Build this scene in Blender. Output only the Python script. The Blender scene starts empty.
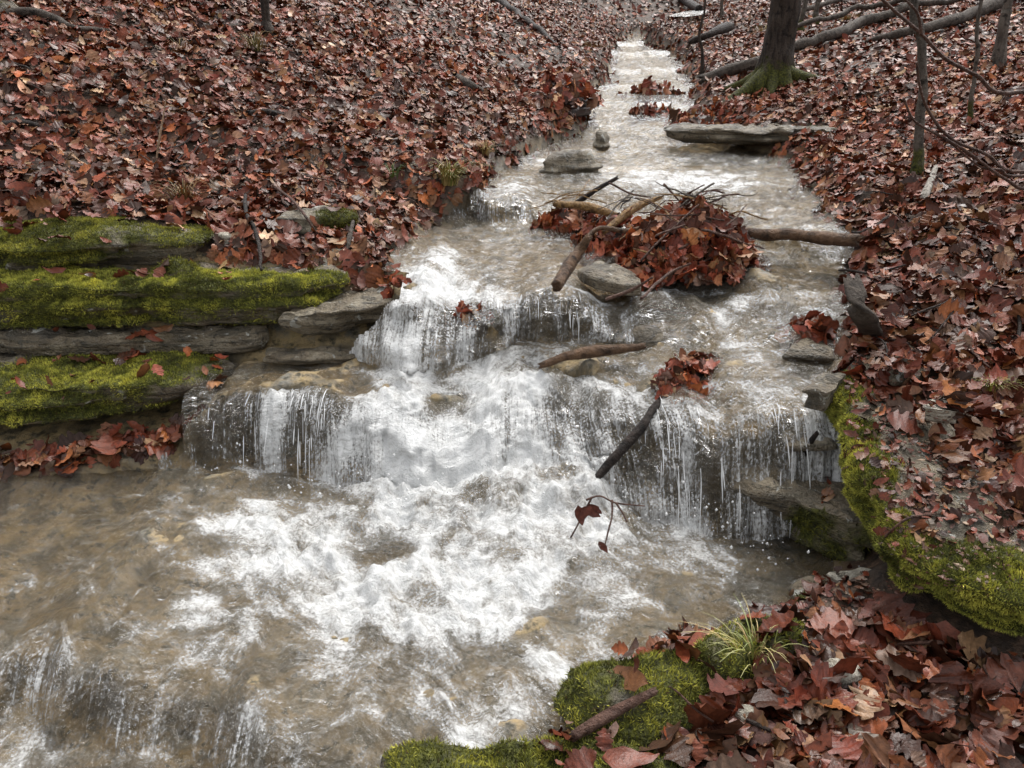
import bpy, math, random
import numpy as np
from mathutils import Vector
from mathutils.bvhtree import BVHTree

SC = bpy.context.scene
COL = SC.collection
rad = math.radians

# ------------------------------------------------------------------ camera
F_PX, PITCH, HC = 800.0, 22.0, 1.6
cam = bpy.data.cameras.new('camera')
cam_o = bpy.data.objects.new('camera', cam)
COL.objects.link(cam_o)
cam.sensor_fit = 'HORIZONTAL'
cam.sensor_width = 36.0
cam.lens = 36.0 * F_PX / 1024.0
cam.clip_start, cam.clip_end = 0.05, 500.0
cam_o.location = (0, 0, HC)
cam_o.rotation_euler = (rad(90 - PITCH), 0, 0)
SC.camera = cam_o

# ------------------------------------------------------------------ light
world = bpy.data.worlds.new('World')
SC.world = world
world.use_nodes = True
wn, wl = world.node_tree.nodes, world.node_tree.links
wn.clear()
sky = wn.new('ShaderNodeTexSky')
sky.sky_type = 'NISHITA'
sky.sun_disc = False
SUN_EL, SUN_AZ = 58.0, 25.0
sky.sun_elevation = rad(SUN_EL)
sky.sun_rotation = rad(SUN_AZ)
sky.air_density, sky.dust_density, sky.ozone_density = 1.0, 3.5, 1.0
hs = wn.new('ShaderNodeHueSaturation')
hs.inputs['Saturation'].default_value = 0.12
bg = wn.new('ShaderNodeBackground')
bg.inputs['Strength'].default_value = 0.14
wo = wn.new('ShaderNodeOutputWorld')
wl.new(sky.outputs[0], hs.inputs['Color'])
wl.new(hs.outputs[0], bg.inputs['Color'])
wl.new(bg.outputs[0], wo.inputs['Surface'])
sun = bpy.data.lights.new('sun', 'SUN')
sun.energy, sun.angle, sun.color = 0.9, rad(35), (1.0, 0.96, 0.9)
sun_o = bpy.data.objects.new('sun', sun)
COL.objects.link(sun_o)
sun_o.location = (4, 9, 15)
_sd = Vector((math.sin(rad(SUN_AZ)) * math.cos(rad(SUN_EL)), math.cos(rad(SUN_AZ)) * math.cos(rad(SUN_EL)), math.sin(rad(SUN_EL))))
sun_o.rotation_euler = _sd.to_track_quat('Z', 'Y').to_euler()
SC.view_settings.view_transform = 'Standard'
SC.view_settings.look = 'None'
SC.view_settings.gamma = 1.0
SC.view_settings.exposure = 1.17
SC.render.engine = 'CYCLES'
SC.cycles.use_denoising = True
SC.cycles.max_bounces = 10
SC.cycles.transparent_max_bounces = 16
SC.cycles.caustics_reflective = False
SC.cycles.caustics_refractive = False

# ------------------------------------------------------------------ pixels to rays
cp, sp = math.cos(rad(PITCH)), math.sin(rad(PITCH))
def ray(u, v):
    a, b = (u - 512) / F_PX, (384 - v) / F_PX
    return Vector((a, cp + sp * b, -sp + cp * b))
def at_z(u, v, z):
    d = ray(u, v); return Vector((0, 0, HC)) + d * ((z - HC) / d.z)
def at_y(u, v, y):
    d = ray(u, v); return Vector((0, 0, HC)) + d * (y / d.y)
def project(P):
    d = P - np.array([0, 0, HC])
    f = d[:, 1] * cp - d[:, 2] * sp
    w = d[:, 1] * sp + d[:, 2] * cp
    f = np.where(f < 1e-3, 1e-3, f)
    return 512 + F_PX * d[:, 0] / f, 384 - F_PX * w / f, f

# ------------------------------------------------------------------ noise
def _h(ix, iy, iz, seed):
    n = (ix.astype(np.int64) * 374761393 + iy.astype(np.int64) * 668265263 + iz.astype(np.int64) * 2147483647 + seed * 1274126177) & 0xFFFFFFFF
    n = ((n ^ (n >> 13)) * 1274126177) & 0xFFFFFFFF
    n = ((n ^ (n >> 16)) * 2246822519) & 0xFFFFFFFF
    return ((n ^ (n >> 15)) & 0xFFFFFF) / float(0xFFFFFF)
def vnoise(p, seed=0):
    p = np.asarray(p, dtype=np.float64)
    i = np.floor(p).astype(np.int64)
    f = p - i
    f = f * f * f * (f * (f * 6 - 15) + 10)
    r = 0
    for dx in (0, 1):
        wx = f[:, 0] if dx else 1 - f[:, 0]
        for dy in (0, 1):
            wy = f[:, 1] if dy else 1 - f[:, 1]
            for dz in (0, 1):
                wz = f[:, 2] if dz else 1 - f[:, 2]
                r = r + wx * wy * wz * _h(i[:, 0] + dx, i[:, 1] + dy, i[:, 2] + dz, seed)
    return r * 2 - 1
def fbm(p, o=4, seed=0, g=0.5):
    p = np.asarray(p, dtype=np.float64)
    r, a, s = 0, 1.0, 0.0
    for k in range(o):
        r = r + a * vnoise(p * (2.03 ** k) + 17.3 * k, seed + k); s += a; a *= g
    return r / s
def xyz(x, y, z=None):
    x = np.asarray(x, float); y = np.asarray(y, float)
    return np.stack([x, y, np.zeros_like(x) if z is None else np.asarray(z, float) + 0 * x], 1)
def smooth(a, b, x):
    t = np.clip((x - a) / (b - a), 0, 1); return t * t * (3 - 2 * t)

# ------------------------------------------------------------------ mesh helpers
def mesh_from(name, V, faces, mat=None, attrs=None, smooth_shade=True):
    """V (N,3); faces = list of int arrays (M,k)."""
    me = bpy.data.meshes.new(name)
    V = np.asarray(V, dtype=np.float32)
    me.vertices.add(len(V))
    me.vertices.foreach_set('co', V.ravel())
    if not isinstance(faces, (list, tuple)): faces = [faces]
    faces = [np.asarray(f, dtype=np.int32) for f in faces if len(f)]
    nl = sum(f.size for f in faces); nf = sum(len(f) for f in faces)
    me.loops.add(nl); me.polygons.add(nf)
    me.loops.foreach_set('vertex_index', np.concatenate([f.ravel() for f in faces]))
    st, base = [], 0
    for f in faces:
        st.append(base + np.arange(len(f)) * f.shape[1]); base += f.size
    me.polygons.foreach_set('loop_start', np.concatenate(st).astype(np.int32))
    me.polygons.foreach_set('use_smooth', np.full(nf, smooth_shade, dtype=bool))
    me.update(calc_edges=True)
    for k, a in (attrs or {}).items():
        a = np.asarray(a, dtype=np.float32)
        if a.ndim == 1:
            at = me.attributes.new(k, 'FLOAT', 'POINT'); at.data.foreach_set('value', a)
        elif a.shape[1] == 4:
            at = me.attributes.new(k, 'FLOAT_COLOR', 'POINT'); at.data.foreach_set('color', a.ravel())
        else:
            at = me.attributes.new(k, 'FLOAT_VECTOR', 'POINT'); at.data.foreach_set('vector', a.ravel())
    if mat: me.materials.append(mat)
    return me
def link(name, me, parent=None):
    o = bpy.data.objects.new(name, me); COL.objects.link(o)
    if parent is not None: o.parent = parent
    return o
def tag(o, label=None, cat=None, group=None, kind=None):
    if label: o['label'] = label
    if cat: o['category'] = cat
    if group: o['group'] = group
    if kind: o['kind'] = kind
    return o
def quads_grid(nr, nc, wrap=False):
    r = np.arange(nr - 1)[:, None]; c = np.arange(nc if wrap else nc - 1)[None, :]
    a = r * nc + c; b = r * nc + (c + 1) % nc
    return np.stack([a, b, b + nc, a + nc], -1).reshape(-1, 4)
def join(parts):
    """[(V, [faces], {attr})] -> one"""
    Vs, Fs, A, off = [], {}, {}, 0
    for V, F, at in parts:
        Vs.append(V)
        for f in F:
            if len(f): Fs.setdefault(f.shape[1], []).append(f + off)
        for k, a in at.items(): A.setdefault(k, []).append(a)
        off += len(V)
    return np.concatenate(Vs), [np.concatenate(f) for f in Fs.values()], {k: np.concatenate(a) for k, a in A.items()}

def tube(path, radii, n=10, rough=0.0, freq=8.0, seed=0, sub=4, flat=1.0, cap=True, wob=0.0):
    """Tapered bark-noised tube along a smoothed path."""
    P = np.array([list(p) for p in path], float); R = np.array(radii, float)
    if len(R) == 2 and len(P) > 2: R = np.linspace(R[0], R[1], len(P))
    if sub > 1 and len(P) > 1:
        t = np.linspace(0, len(P) - 1, (len(P) - 1) * sub + 1)
        i = np.minimum(t.astype(int), len(P) - 2); f = (t - i)[:, None]
        p0 = P[np.maximum(i - 1, 0)]; p1 = P[i]; p2 = P[i + 1]; p3 = P[np.minimum(i + 2, len(P) - 1)]
        Q = 0.5 * (2 * p1 + (p2 - p0) * f + (2 * p0 - 5 * p1 + 4 * p2 - p3) * f ** 2 + (3 * p1 - p0 - 3 * p2 + p3) * f ** 3)
        R = R[i] * (1 - f[:, 0]) + R[i + 1] * f[:, 0]; P = Q
    if wob:
        P = P + wob * np.stack([fbm(P * 6 + 31 * k, 2, seed + k) for k in range(3)], 1)
    T = np.gradient(P, axis=0); T /= np.linalg.norm(T, axis=1)[:, None] + 1e-9
    up = np.array([0, 0, 1.0]) if abs(T[0, 2]) < 0.9 else np.array([0, 1.0, 0])
    N = np.cross(T, up); N /= np.linalg.norm(N, axis=1)[:, None] + 1e-9
    B = np.cross(N, T)
    a = np.linspace(0, 2 * np.pi, n, endpoint=False)
    D = N[:, None] * np.cos(a)[None, :, None] + B[:, None] * np.sin(a)[None, :, None] * flat
    V = P[:, None] + D * R[:, None, None]
    if rough:
        q = V.reshape(-1, 3) * freq
        nz = fbm(q, 3, seed).reshape(len(P), n)
        V = V + D * (R[:, None] * rough * nz)[..., None]
    if cap and n > 7:
        j = _h(np.arange(n) + seed * 31, np.arange(n) * 7, np.arange(n) * 0, seed + 5)
        V[-1] += T[-1] * (R[-1] * 1.6 * (j - .2))[:, None]; V[0] -= T[0] * (R[0] * 1.6 * (j[::-1] - .2))[:, None]
    V = V.reshape(-1, 3)
    f = [quads_grid(len(P), n, True)]
    if cap:
        V = np.concatenate([V, P[:1], P[-1:]])
        k = np.arange(n); k2 = (k + 1) % n; m = len(P) * n
        f.append(np.stack([k2, k, np.full(n, m)], 1)); f.append(np.stack([k + m - n, k2 + m - n, np.full(n, m + 1)], 1))
    return V, f, {}

# ------------------------------------------------------------------ materials
class NT:
    def __init__(s, name):
        s.m = bpy.data.materials.new(name); s.m.use_nodes = True
        s.n, s.l = s.m.node_tree.nodes, s.m.node_tree.links
        s.n.clear(); s.out = s.n.new('ShaderNodeOutputMaterial')
    def node(s, t, ins=None, **kw):
        n = s.n.new(t)
        for k, v in kw.items(): setattr(n, k, v)
        for k, v in (ins or {}).items(): s.put(n, k, v)
        return n
    def put(s, n, k, v):
        i = n.inputs[k]
        if hasattr(v, 'is_output'): s.l.new(v, i)
        elif hasattr(v, 'outputs'): s.l.new(v.outputs[0], i)
        else:
            if i.type == 'RGBA' and len(v) == 3: v = (*v, 1)
            i.default_value = v
    def attr(s, name, out='Fac'):
        return s.node('ShaderNodeAttribute', attribute_name=name).outputs[out]
    def pos(s): return s.node('ShaderNodeNewGeometry').outputs['Position']
    def noise(s, vec, scale, detail=4, rough=0.55, dist=0.0, out='Fac'):
        return s.node('ShaderNodeTexNoise', {'Vector': vec, 'Scale': scale, 'Detail': detail, 'Roughness': rough, 'Distortion': dist}).outputs[out]
    def ramp(s, fac, stops, interp='LINEAR'):
        n = s.node('ShaderNodeValToRGB', {'Fac': fac}); r = n.color_ramp; r.interpolation = interp
        while len(r.elements) < len(stops): r.elements.new(0.5)
        for e, (p, c) in zip(r.elements, stops):
            e.position = p; e.color = (*c, 1) if not isinstance(c, (int, float)) else (c, c, c, 1)
        return n.outputs['Color']
    def mix(s, fac, a, b, blend='MIX'):
        n = s.node('ShaderNodeMix', data_type='RGBA', blend_type=blend)
        for k, v in ((0, fac), (6, a), (7, b)):
            i = n.inputs[k]
            if hasattr(v, 'is_output'): s.l.new(v, i)
            else: i.default_value = v if k == 0 else ((*v, 1) if len(v) == 3 else v)
        return n.outputs[2]
    def math(s, op, a, b=0.0, c=None, clamp=False):
        n = s.node('ShaderNodeMath', operation=op, use_clamp=clamp)
        for k, v in enumerate((a, b, c)):
            if v is None: continue
            if hasattr(v, 'is_output'): s.l.new(v, n.inputs[k])
            else: n.inputs[k].default_value = v
        return n.outputs[0]
    def sstep(s, v, a, b):
        return s.node('ShaderNodeMapRange', {0: v, 1: a, 2: b}, interpolation_type='SMOOTHSTEP').outputs[0]
    def bump(s, h, strength=0.5, dist=0.01, normal=None):
        ins = {'Height': h, 'Strength': strength, 'Distance': dist}
        if normal is not None: ins['Normal'] = normal
        return s.node('ShaderNodeBump', ins).outputs[0]
    def done(s, sh): s.l.new(sh, s.out.inputs['Surface']); return s.m

def mat_leaf():
    t = NT('wet_leaf'); c = t.attr('col', 'Color'); g = t.attr('wet')
    n = t.noise(t.pos(), 90, 3)
    c2 = t.mix(0.6, c, t.mix(1.0, c, t.ramp(n, [(.3, .45), (.7, 1.35)]), 'MULTIPLY'))
    b = t.node('ShaderNodeBsdfPrincipled', {'Base Color': c2, 'Roughness': t.math('MULTIPLY_ADD', g, -0.34, 0.66), 'Specular IOR Level': 0.33,
                                            'Normal': t.bump(t.noise(t.pos(), 160, 2), .35, .004)})
    return t.done(b.outputs[0])
def mat_ground():
    t = NT('ground_soil_and_bed'); p = t.pos(); bed = t.attr('bed')
    n1, n2, n3 = t.noise(p, 5, 5, .6), t.noise(p, 26, 5, .65), t.noise(p, 2.2, 3)
    soil = t.ramp(n2, [(.3, (.014, .010, .008)), (.5, (.045, .028, .018)), (.62, (.10, .06, .038)), (.78, (.2, .13, .085))])
    soil = t.mix(t.sstep(n3, .52, .7), soil, t.ramp(n2, [(.3, (.03, .016, .01)), (.7, (.13, .075, .045))]))
    rock = t.ramp(n1, [(.3, (.04, .036, .026)), (.42, (.15, .118, .07)), (.52, (.34, .25, .125)), (.63, (.17, .16, .135)), (.8, (.42, .37, .27))])
    rock = t.mix(t.sstep(n2, .5, .66), rock, (.05, .046, .03))
    rock = t.mix(t.math('MULTIPLY', t.sstep(t.noise(p, 9, 4), .56, .68), .55), rock, (.36, .27, .12))
    vo = t.node('ShaderNodeTexVoronoi', {'Vector': t.noise(p, 3, 3, .5, 0, 'Color'), 'Scale': 9.0}, feature='DISTANCE_TO_EDGE').outputs['Distance']
    rock = t.mix(t.math('MULTIPLY', t.sstep(vo, .02, .0), .35), rock, (.05, .042, .03))
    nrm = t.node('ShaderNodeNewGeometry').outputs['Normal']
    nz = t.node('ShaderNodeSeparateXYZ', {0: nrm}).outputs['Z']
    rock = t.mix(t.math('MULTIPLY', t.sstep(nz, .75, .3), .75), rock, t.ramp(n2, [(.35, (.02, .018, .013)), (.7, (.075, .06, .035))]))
    c = t.mix(bed, soil, rock)
    b = t.node('ShaderNodeBsdfPrincipled', {'Base Color': c, 'Roughness': t.math('MULTIPLY_ADD', bed, -0.3, 0.7), 'Specular IOR Level': .4,
                                            'Normal': t.bump(t.noise(p, 45, 6, .65), .7, .02)})
    return t.done(b.outputs[0])
def mat_rock(name, pale=0.0):
    t = NT(name); p = t.pos(); moss = t.attr('moss')
    n1, n2 = t.noise(p, 6, 5, .6), t.noise(p, 30, 5, .65)
    z = t.node('ShaderNodeMapping', {'Vector': p, 'Scale': (2.5, 2.5, 26)}).outputs[0]
    lay = t.noise(z, 2.2, 4)
    rock = t.ramp(n1, [(.3, (.075, .068, .055)), (.48, (.17, .135, .09)), (.6, (.27, .23, .165)), (.75, (.36, .32, .26))])
    rock = t.mix(t.sstep(lay, .5, .62), rock, (.10, .085, .06))
    rock = t.mix(t.sstep(n2, .52, .7), rock, (.055, .05, .04))
    lich = t.sstep(t.noise(p, 14, 3, .6, .6), .62, .68)
    rock = t.mix(t.math('MULTIPLY', lich, .8), rock, (.46, .46, .42))
    if pale: rock = t.mix(pale, rock, t.ramp(n2, [(.3, (.34, .30, .23)), (.7, (.72, .68, .58))]))
    mc = t.ramp(t.noise(p, 55, 3), [(.3, (.02, .022, .006)), (.55, (.08, .085, .014)), (.75, (.18, .18, .025))])
    c = t.mix(t.sstep(moss, .3, .6), rock, mc)
    h = t.math('ADD', t.math('MULTIPLY', n2, 1.4), t.math('ADD', t.noise(p, 90, 4), t.math('MULTIPLY', lay, 1.2)))
    b = t.node('ShaderNodeBsdfPrincipled', {'Base Color': c, 'Roughness': t.math('MULTIPLY_ADD', t.sstep(moss, .3, .6), .45, .42), 'Specular IOR Level': .4,
                                            'Normal': t.bump(h, 1.0, .022)})
    return t.done(b.outputs[0])
def mat_col(name, rough=.7, bumpy=0.0, freq=80, vary=.5, spec=.4):
    t = NT(name); c = t.attr('col', 'Color')
    c2 = t.mix(vary, c, t.mix(1.0, c, t.ramp(t.noise(t.pos(), freq, 4), [(.3, .35), (.7, 1.6)]), 'MULTIPLY'))
    ins = {'Base Color': c2, 'Roughness': rough, 'Specular IOR Level': spec}
    if bumpy: ins['Normal'] = t.bump(t.noise(t.pos(), freq, 4), bumpy, .01)
    return t.done(t.node('ShaderNodeBsdfPrincipled', ins).outputs[0])
def mat_bark(name, dark, light, mossy=False, sc=(30, 30, 5), rough=.75):
    t = NT(name); p = t.node('ShaderNodeTexCoord').outputs['Object']
    v = t.node('ShaderNodeMapping', {'Vector': p, 'Scale': sc}).outputs[0]
    n, n2 = t.noise(v, 1.0, 5, .65, .4), t.noise(p, 14, 4)
    c = t.ramp(n, [(.32, dark), (.5, tuple(.5 * (a + b) for a, b in zip(dark, light))), (.7, light)])
    c = t.mix(t.sstep(n2, .55, .7), c, tuple(.55 * a for a in dark))
    if mossy:
        c = t.mix(t.sstep(t.math('ADD', t.attr('moss'), t.math('MULTIPLY_ADD', n2, .8, -.4)), .3, .6), c, t.ramp(t.noise(p, 60, 3), [(.35, (.02, .024, .006)), (.7, (.12, .12, .02))]))
    return t.done(t.node('ShaderNodeBsdfPrincipled', {'Base Color': c, 'Roughness': rough, 'Specular IOR Level': .25, 'Normal': t.bump(t.math('ADD', n, t.noise(p, 45, 5, .7)), 1.0, .035)}).outputs[0])
def mat_water():
    t = NT('stream_water'); p = t.pos()
    foam, steep, flow = t.attr('foam'), t.attr('steep'), t.attr('flow', 'Vector')
    def fl(sx, sy): return t.node('ShaderNodeMapping', {'Vector': flow, 'Scale': (sx, sy, 1)}).outputs[0]
    streak = t.math('ADD', t.math('MULTIPLY', t.noise(fl(95, 5), 1.0, 4, .6, .8), .6), t.math('MULTIPLY', t.noise(fl(38, 3.5), 1.0, 3, .6, .6), .4))
    clump = t.noise(fl(9, 2.5), 1.0, 3, .5, .3)
    streak = t.math('ADD', t.math('MULTIPLY', streak, .7), t.math('MULTIPLY', clump, .3))
    patt = t.noise(fl(6.5, 7.5), 1.0, 8, .62, .5)
    n = t.mix(steep, patt, streak)
    v = t.math('ADD', foam, t.math('MULTIPLY', t.math('SUBTRACT', n, .5), t.math('MULTIPLY_ADD', steep, .9, 2.2)))
    bub = t.noise(t.node('ShaderNodeMapping', {'Vector': p, 'Scale': (1, 1, .5)}).outputs[0], 105, 3, .6, .2)
    v = t.math('ADD', v, t.math('MULTIPLY', t.math('SUBTRACT', bub, .5), t.math('MULTIPLY_ADD', steep, .45, .85)))
    fm = t.node('ShaderNodeMapRange', {0: v, 1: .30, 2: .95}, interpolation_type='SMOOTHSTEP').outputs[0]
    lace = t.noise(fl(40, 30), 1.0, 4, .65, .8)
    fm = t.math('MULTIPLY', fm, t.math('MULTIPLY_ADD', t.sstep(lace, .3, .58), t.math('SUBTRACT', 1.0, t.math('MULTIPLY', foam, .75), None, True), t.math('MULTIPLY', foam, .75), True), None, True)
    rip = t.noise(fl(14, 30), 1.0, 5, .6, .8)
    fine = t.noise(fl(70, 60), 1.0, 4, .6, .8)
    hgt = t.math('ADD', t.math('MULTIPLY', fine, .35), t.math('ADD', t.math('MULTIPLY', n, .5), t.math('MULTIPLY', rip, 1.0)))
    nb = t.bump(hgt, 1.0, .03)
    clear = t.node('ShaderNodeBsdfTransparent', {'Color': (.93, .88, .79)})
    turb = t.node('ShaderNodeBsdfDiffuse', {'Color': (.42, .365, .27), 'Normal': nb})
    body = t.node('ShaderNodeMixShader', {0: t.math('MULTIPLY', t.math('MULTIPLY_ADD', foam, .30, .03), t.math('MULTIPLY_ADD', steep, -.65, 1.0)), 1: clear.outputs[0], 2: turb.outputs[0]})
    gl = t.node('ShaderNodeBsdfGlossy', {'Color': (1, 1, 1), 'Roughness': .04, 'Normal': nb})
    fr = t.node('ShaderNodeFresnel', {'IOR': 1.42, 'Normal': nb})
    wat = t.node('ShaderNodeMixShader', {0: fr.outputs[0], 1: body.outputs[0], 2: gl.outputs[0]})
    fb = t.bump(t.noise(p, 150, 4, .7), .5, .010, t.bump(t.noise(p, 60, 5, .7), .45, .02, t.bump(hgt, .7, .022)))
    fo = t.node('ShaderNodeBsdfPrincipled', {'Base Color': (.66, .665, .66), 'Roughness': .4, 'Specular IOR Level': .4, 'Normal': fb})
    s = t.node('ShaderNodeMixShader', {0: t.math('MULTIPLY', fm, .95), 1: wat.outputs[0], 2: fo.outputs[0]})
    return t.done(s.outputs[0])
def mat_spray():
    t = NT('white_water')
    a = t.node('ShaderNodeBsdfTransparent'); d = t.node('ShaderNodeBsdfPrincipled', {'Base Color': (.85, .86, .86), 'Roughness': .15, 'Specular IOR Level': .6})
    return t.done(t.node('ShaderNodeMixShader', {0: .5, 1: a.outputs[0], 2: d.outputs[0]}).outputs[0])

M_LEAF, M_GROUND = mat_leaf(), mat_ground()
M_ROCK, M_PALE = mat_rock('mossy_limestone'), mat_rock('pale_limestone', .85)
M_MOSS = mat_col('moss_blades', .8, vary=.3, spec=.15)
M_GRASS = mat_col('grass_blades', .55, vary=.3)
M_BARK = mat_bark('tree_bark', (.015, .011, .009), (.085, .064, .05), True)
M_LOG = mat_bark('grey_dead_wood', (.03, .024, .02), (.17, .14, .115), False, (14, 14, 14), .75)
M_BROWNLOG = mat_bark('wet_brown_wood', (.045, .026, .016), (.24, .14, .08), False, (18, 18, 18), .55)
M_DARKWOOD = mat_bark('wet_dark_wood', (.010, .008, .007), (.06, .042, .034), False, (20, 20, 20), .6)
M_YELLOW = mat_bark('split_yellow_wood', (.12, .06, .025), (.5, .30, .12), False, (60, 12, 60), .5)
M_TWIG = mat_bark('brown_twig', (.06, .03, .022), (.2, .11, .08), False, (40, 40, 40), .5)
M_WATER, M_SPRAY = mat_water(), mat_spray()

# ------------------------------------------------------------------ the stream: levels and edges
LX = np.array([-1.4, -.8, -.45, -.2, .05, .3, .55, .9, 1.3])
KY = np.array([
    [0.4] * 9,
    [1.80, 1.58, 1.42, 1.32, 1.26, 1.2, 1.15, 1.1, 1.0],            # 1 foot of the lower lip
    [2.02, 1.80, 1.64, 1.52, 1.42, 1.35, 1.3, 1.2, 1.1],            # 2 lower lip
    [2.96, 2.84, 2.70, 2.68, 2.72, 2.68, 2.54, 2.43, 2.44],         # 3 foot of the main fall
    [3.05, 3.04, 3.02, 3.06, 3.26, 3.16, 2.9, 2.66, 2.60],          # 4 main lip
    [3.5, 3.45, 3.20, 3.30, 3.46, 3.4, 3.3, 3.12, 3.1],             # 5 foot of the middle fall
    [3.62, 3.58, 3.62, 3.62, 3.6, 3.58, 3.6, 3.62, 3.6],            # 6 middle lip
    [5.0, 5.0, 5.0, 5.0, 4.95, 4.8, 4.6, 4.0, 3.9],                 # 7
    [5.25, 5.25, 5.25, 5.25, 5.2, 5.1, 4.9, 4.4, 4.3],              # 8 upper step
    [6.4] * 9]).T
KZ = np.array([
    [-.18] * 9,
    [-.14, -.13, -.075, -.05, -.045, -.04, -.04, -.03, -.03],
    [-.01] * 9,
    [.02, .02, .03, .04, .04, .03, .02, .02, .02],
    [.29, .30, .30, .31, .355, .38, .40, .43, .44],
    [.335, .345, .37, .38, .42, .44, .46, .50, .5],
    [.62, .62, .62, .62, .62, .62, .61, .60, .6],
    [.68, .68, .68, .68, .68, .68, .68, .67, .67],
    [.82, .82, .82, .82, .82, .81, .8, .78, .78],
    [.84] * 9]).T
FALL = {1, 3, 5, 7}
BEDSHIFT = {1: .10, 3: .06, 5: .06, 7: .16}
def keys(x, bed=False):
    x = np.asarray(x, float)
    ky = np.stack([np.interp(x, LX, KY[:, k]) for k in range(10)], 1)
    kz = np.stack([np.interp(x, LX, KZ[:, k]) for k in range(10)], 1)
    for k, s in ((2, 5), (4, 1), (6, 3), (8, 4)):
        w = .10 * vnoise(xyz(x * 2.6, x * 0 + k), 11 + s) + .045 * vnoise(xyz(x * 8.0, x * 0 + k), 21 + s) + .018 * vnoise(xyz(x * 22.0, x * 0 + k), 31 + s)
        ky[:, k] += w
        ky[:, k - 1] += w * .6
        kz[:, k] += .035 * vnoise(xyz(x * 4.3, x * 0 + k), 51 + s) + .018 * vnoise(xyz(x * 12, x * 0 + k), 56 + s)
    if bed:
        for k, s in BEDSHIFT.items(): ky[:, k] = ky[:, k + 1] - s
    return ky, kz
def zfar(y):
    y = np.asarray(y, float)
    b = .2 + .1 * y
    st = 0
    for c, h in ((6.55, .05), (7.75, .06), (9.0, .06), (10.4, .06), (12.4, .08), (15., .1), (17.2, .1)):
        st = st + h * (smooth(c - .12, c + .12, y) - smooth(c - 1.0, c + 1.0, y))
    return b + st
def level(x, y, bed=False):
    x = np.asarray(x, float); y = np.asarray(y, float)
    ky, kz = keys(x, bed)
    out = np.where(y < ky[:, 0], kz[:, 0], 0.0)
    for k in range(9):
        t = (y - ky[:, k]) / (ky[:, k + 1] - ky[:, k]); m = (t >= 0) & (t < 1)
        if k in FALL:
            z = kz[:, k + 1] - (1 - t) ** 2 * (kz[:, k + 1] - kz[:, k])
            if bed: z = kz[:, k] + smooth(0, 1, t) * (kz[:, k + 1] - kz[:, k])
        else: z = kz[:, k] + t * (kz[:, k + 1] - kz[:, k])
        out = np.where(m, z, out)
    return np.where(y >= 6.4, zfar(y), out)
EL = np.array([(-5, -6), (2.76, -6), (2.84, -2.6), (2.93, -1.75), (3.0, -1.42), (3.12, -1.33), (3.48, -1.28), (3.56, -.62), (3.75, -.56), (4.13, -.64), (5.0, -.52), (5.2, -.22),
               (6.28, -.09), (7.1, .28), (8.2, .72), (10.3, .9), (11.6, 1.3), (14.9, 1.7), (17.5, 2.1), (20, 3.1), (24, 4.7), (30, 6.5), (60, 12)])
ER = np.array([(-5, -1.0), (1.2, -.12), (1.5, .08), (1.7, .2), (1.9, .47), (2.02, .72), (2.1, .92), (2.25, 1.06), (2.45, 1.12), (2.6, 1.16), (2.9, 1.3), (3.3, 1.42), (3.8, 1.62), (4.45, 1.75), (5.2, 1.95),
               (6.5, 2.15), (7.1, 1.95), (8.8, 1.93), (11.5, 2.42), (14, 2.75), (17.5, 2.62), (20, 3.6), (24, 5.5), (30, 7.3), (60, 13)])
def edges(y):
    y = np.asarray(y, float)
    w = .05 * vnoise(xyz(y * 2.2, y * 0), 41) + .025 * vnoise(xyz(y * 7, y * 0), 42)
    w2 = .05 * vnoise(xyz(y * 2.2, y * 0 + 9), 43) + .025 * vnoise(xyz(y * 7, y * 0 + 9), 44)
    k = smooth(3.4, 4.4, y)
    return np.interp(y, EL[:, 0], EL[:, 1]) + w * k, np.interp(y, ER[:, 0], ER[:, 1]) + w2 * (.3 + .7 * k)
BEDSTONES = [(-.22, 1.72, .13, .07), (.12, 2.40, .10, .085), (-.28, 3.08, .13, .04), (.05, 1.98, .1, .08), (-.55, 2.05, .14, .05), (-.28, 2.2, .08, .05), (.3, 2.2, .12, .06), (-1.0, 1.95, .16, .05), (-1.25, 2.5, .2, .04), (.0, 1.62, .12, .08), (-.75, 1.75, .1, .05), (.55, 2.25, .12, .05),
             (-.9, 3.2, .12, .03), (-.5, 3.15, .1, .04), (-.15, 3.45, .12, .1), (.25, 3.2, .13, .07), (.65, 3.35, .12, .05), (.95, 2.95, .12, .05), (1.1, 3.3, .1, .06), (-.2, 4.3, .25, .03), (.3, 3.95, .2, .03), (1.2, 3.75, .15, .05), (.9, 3.5, .1, .06)]
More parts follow.
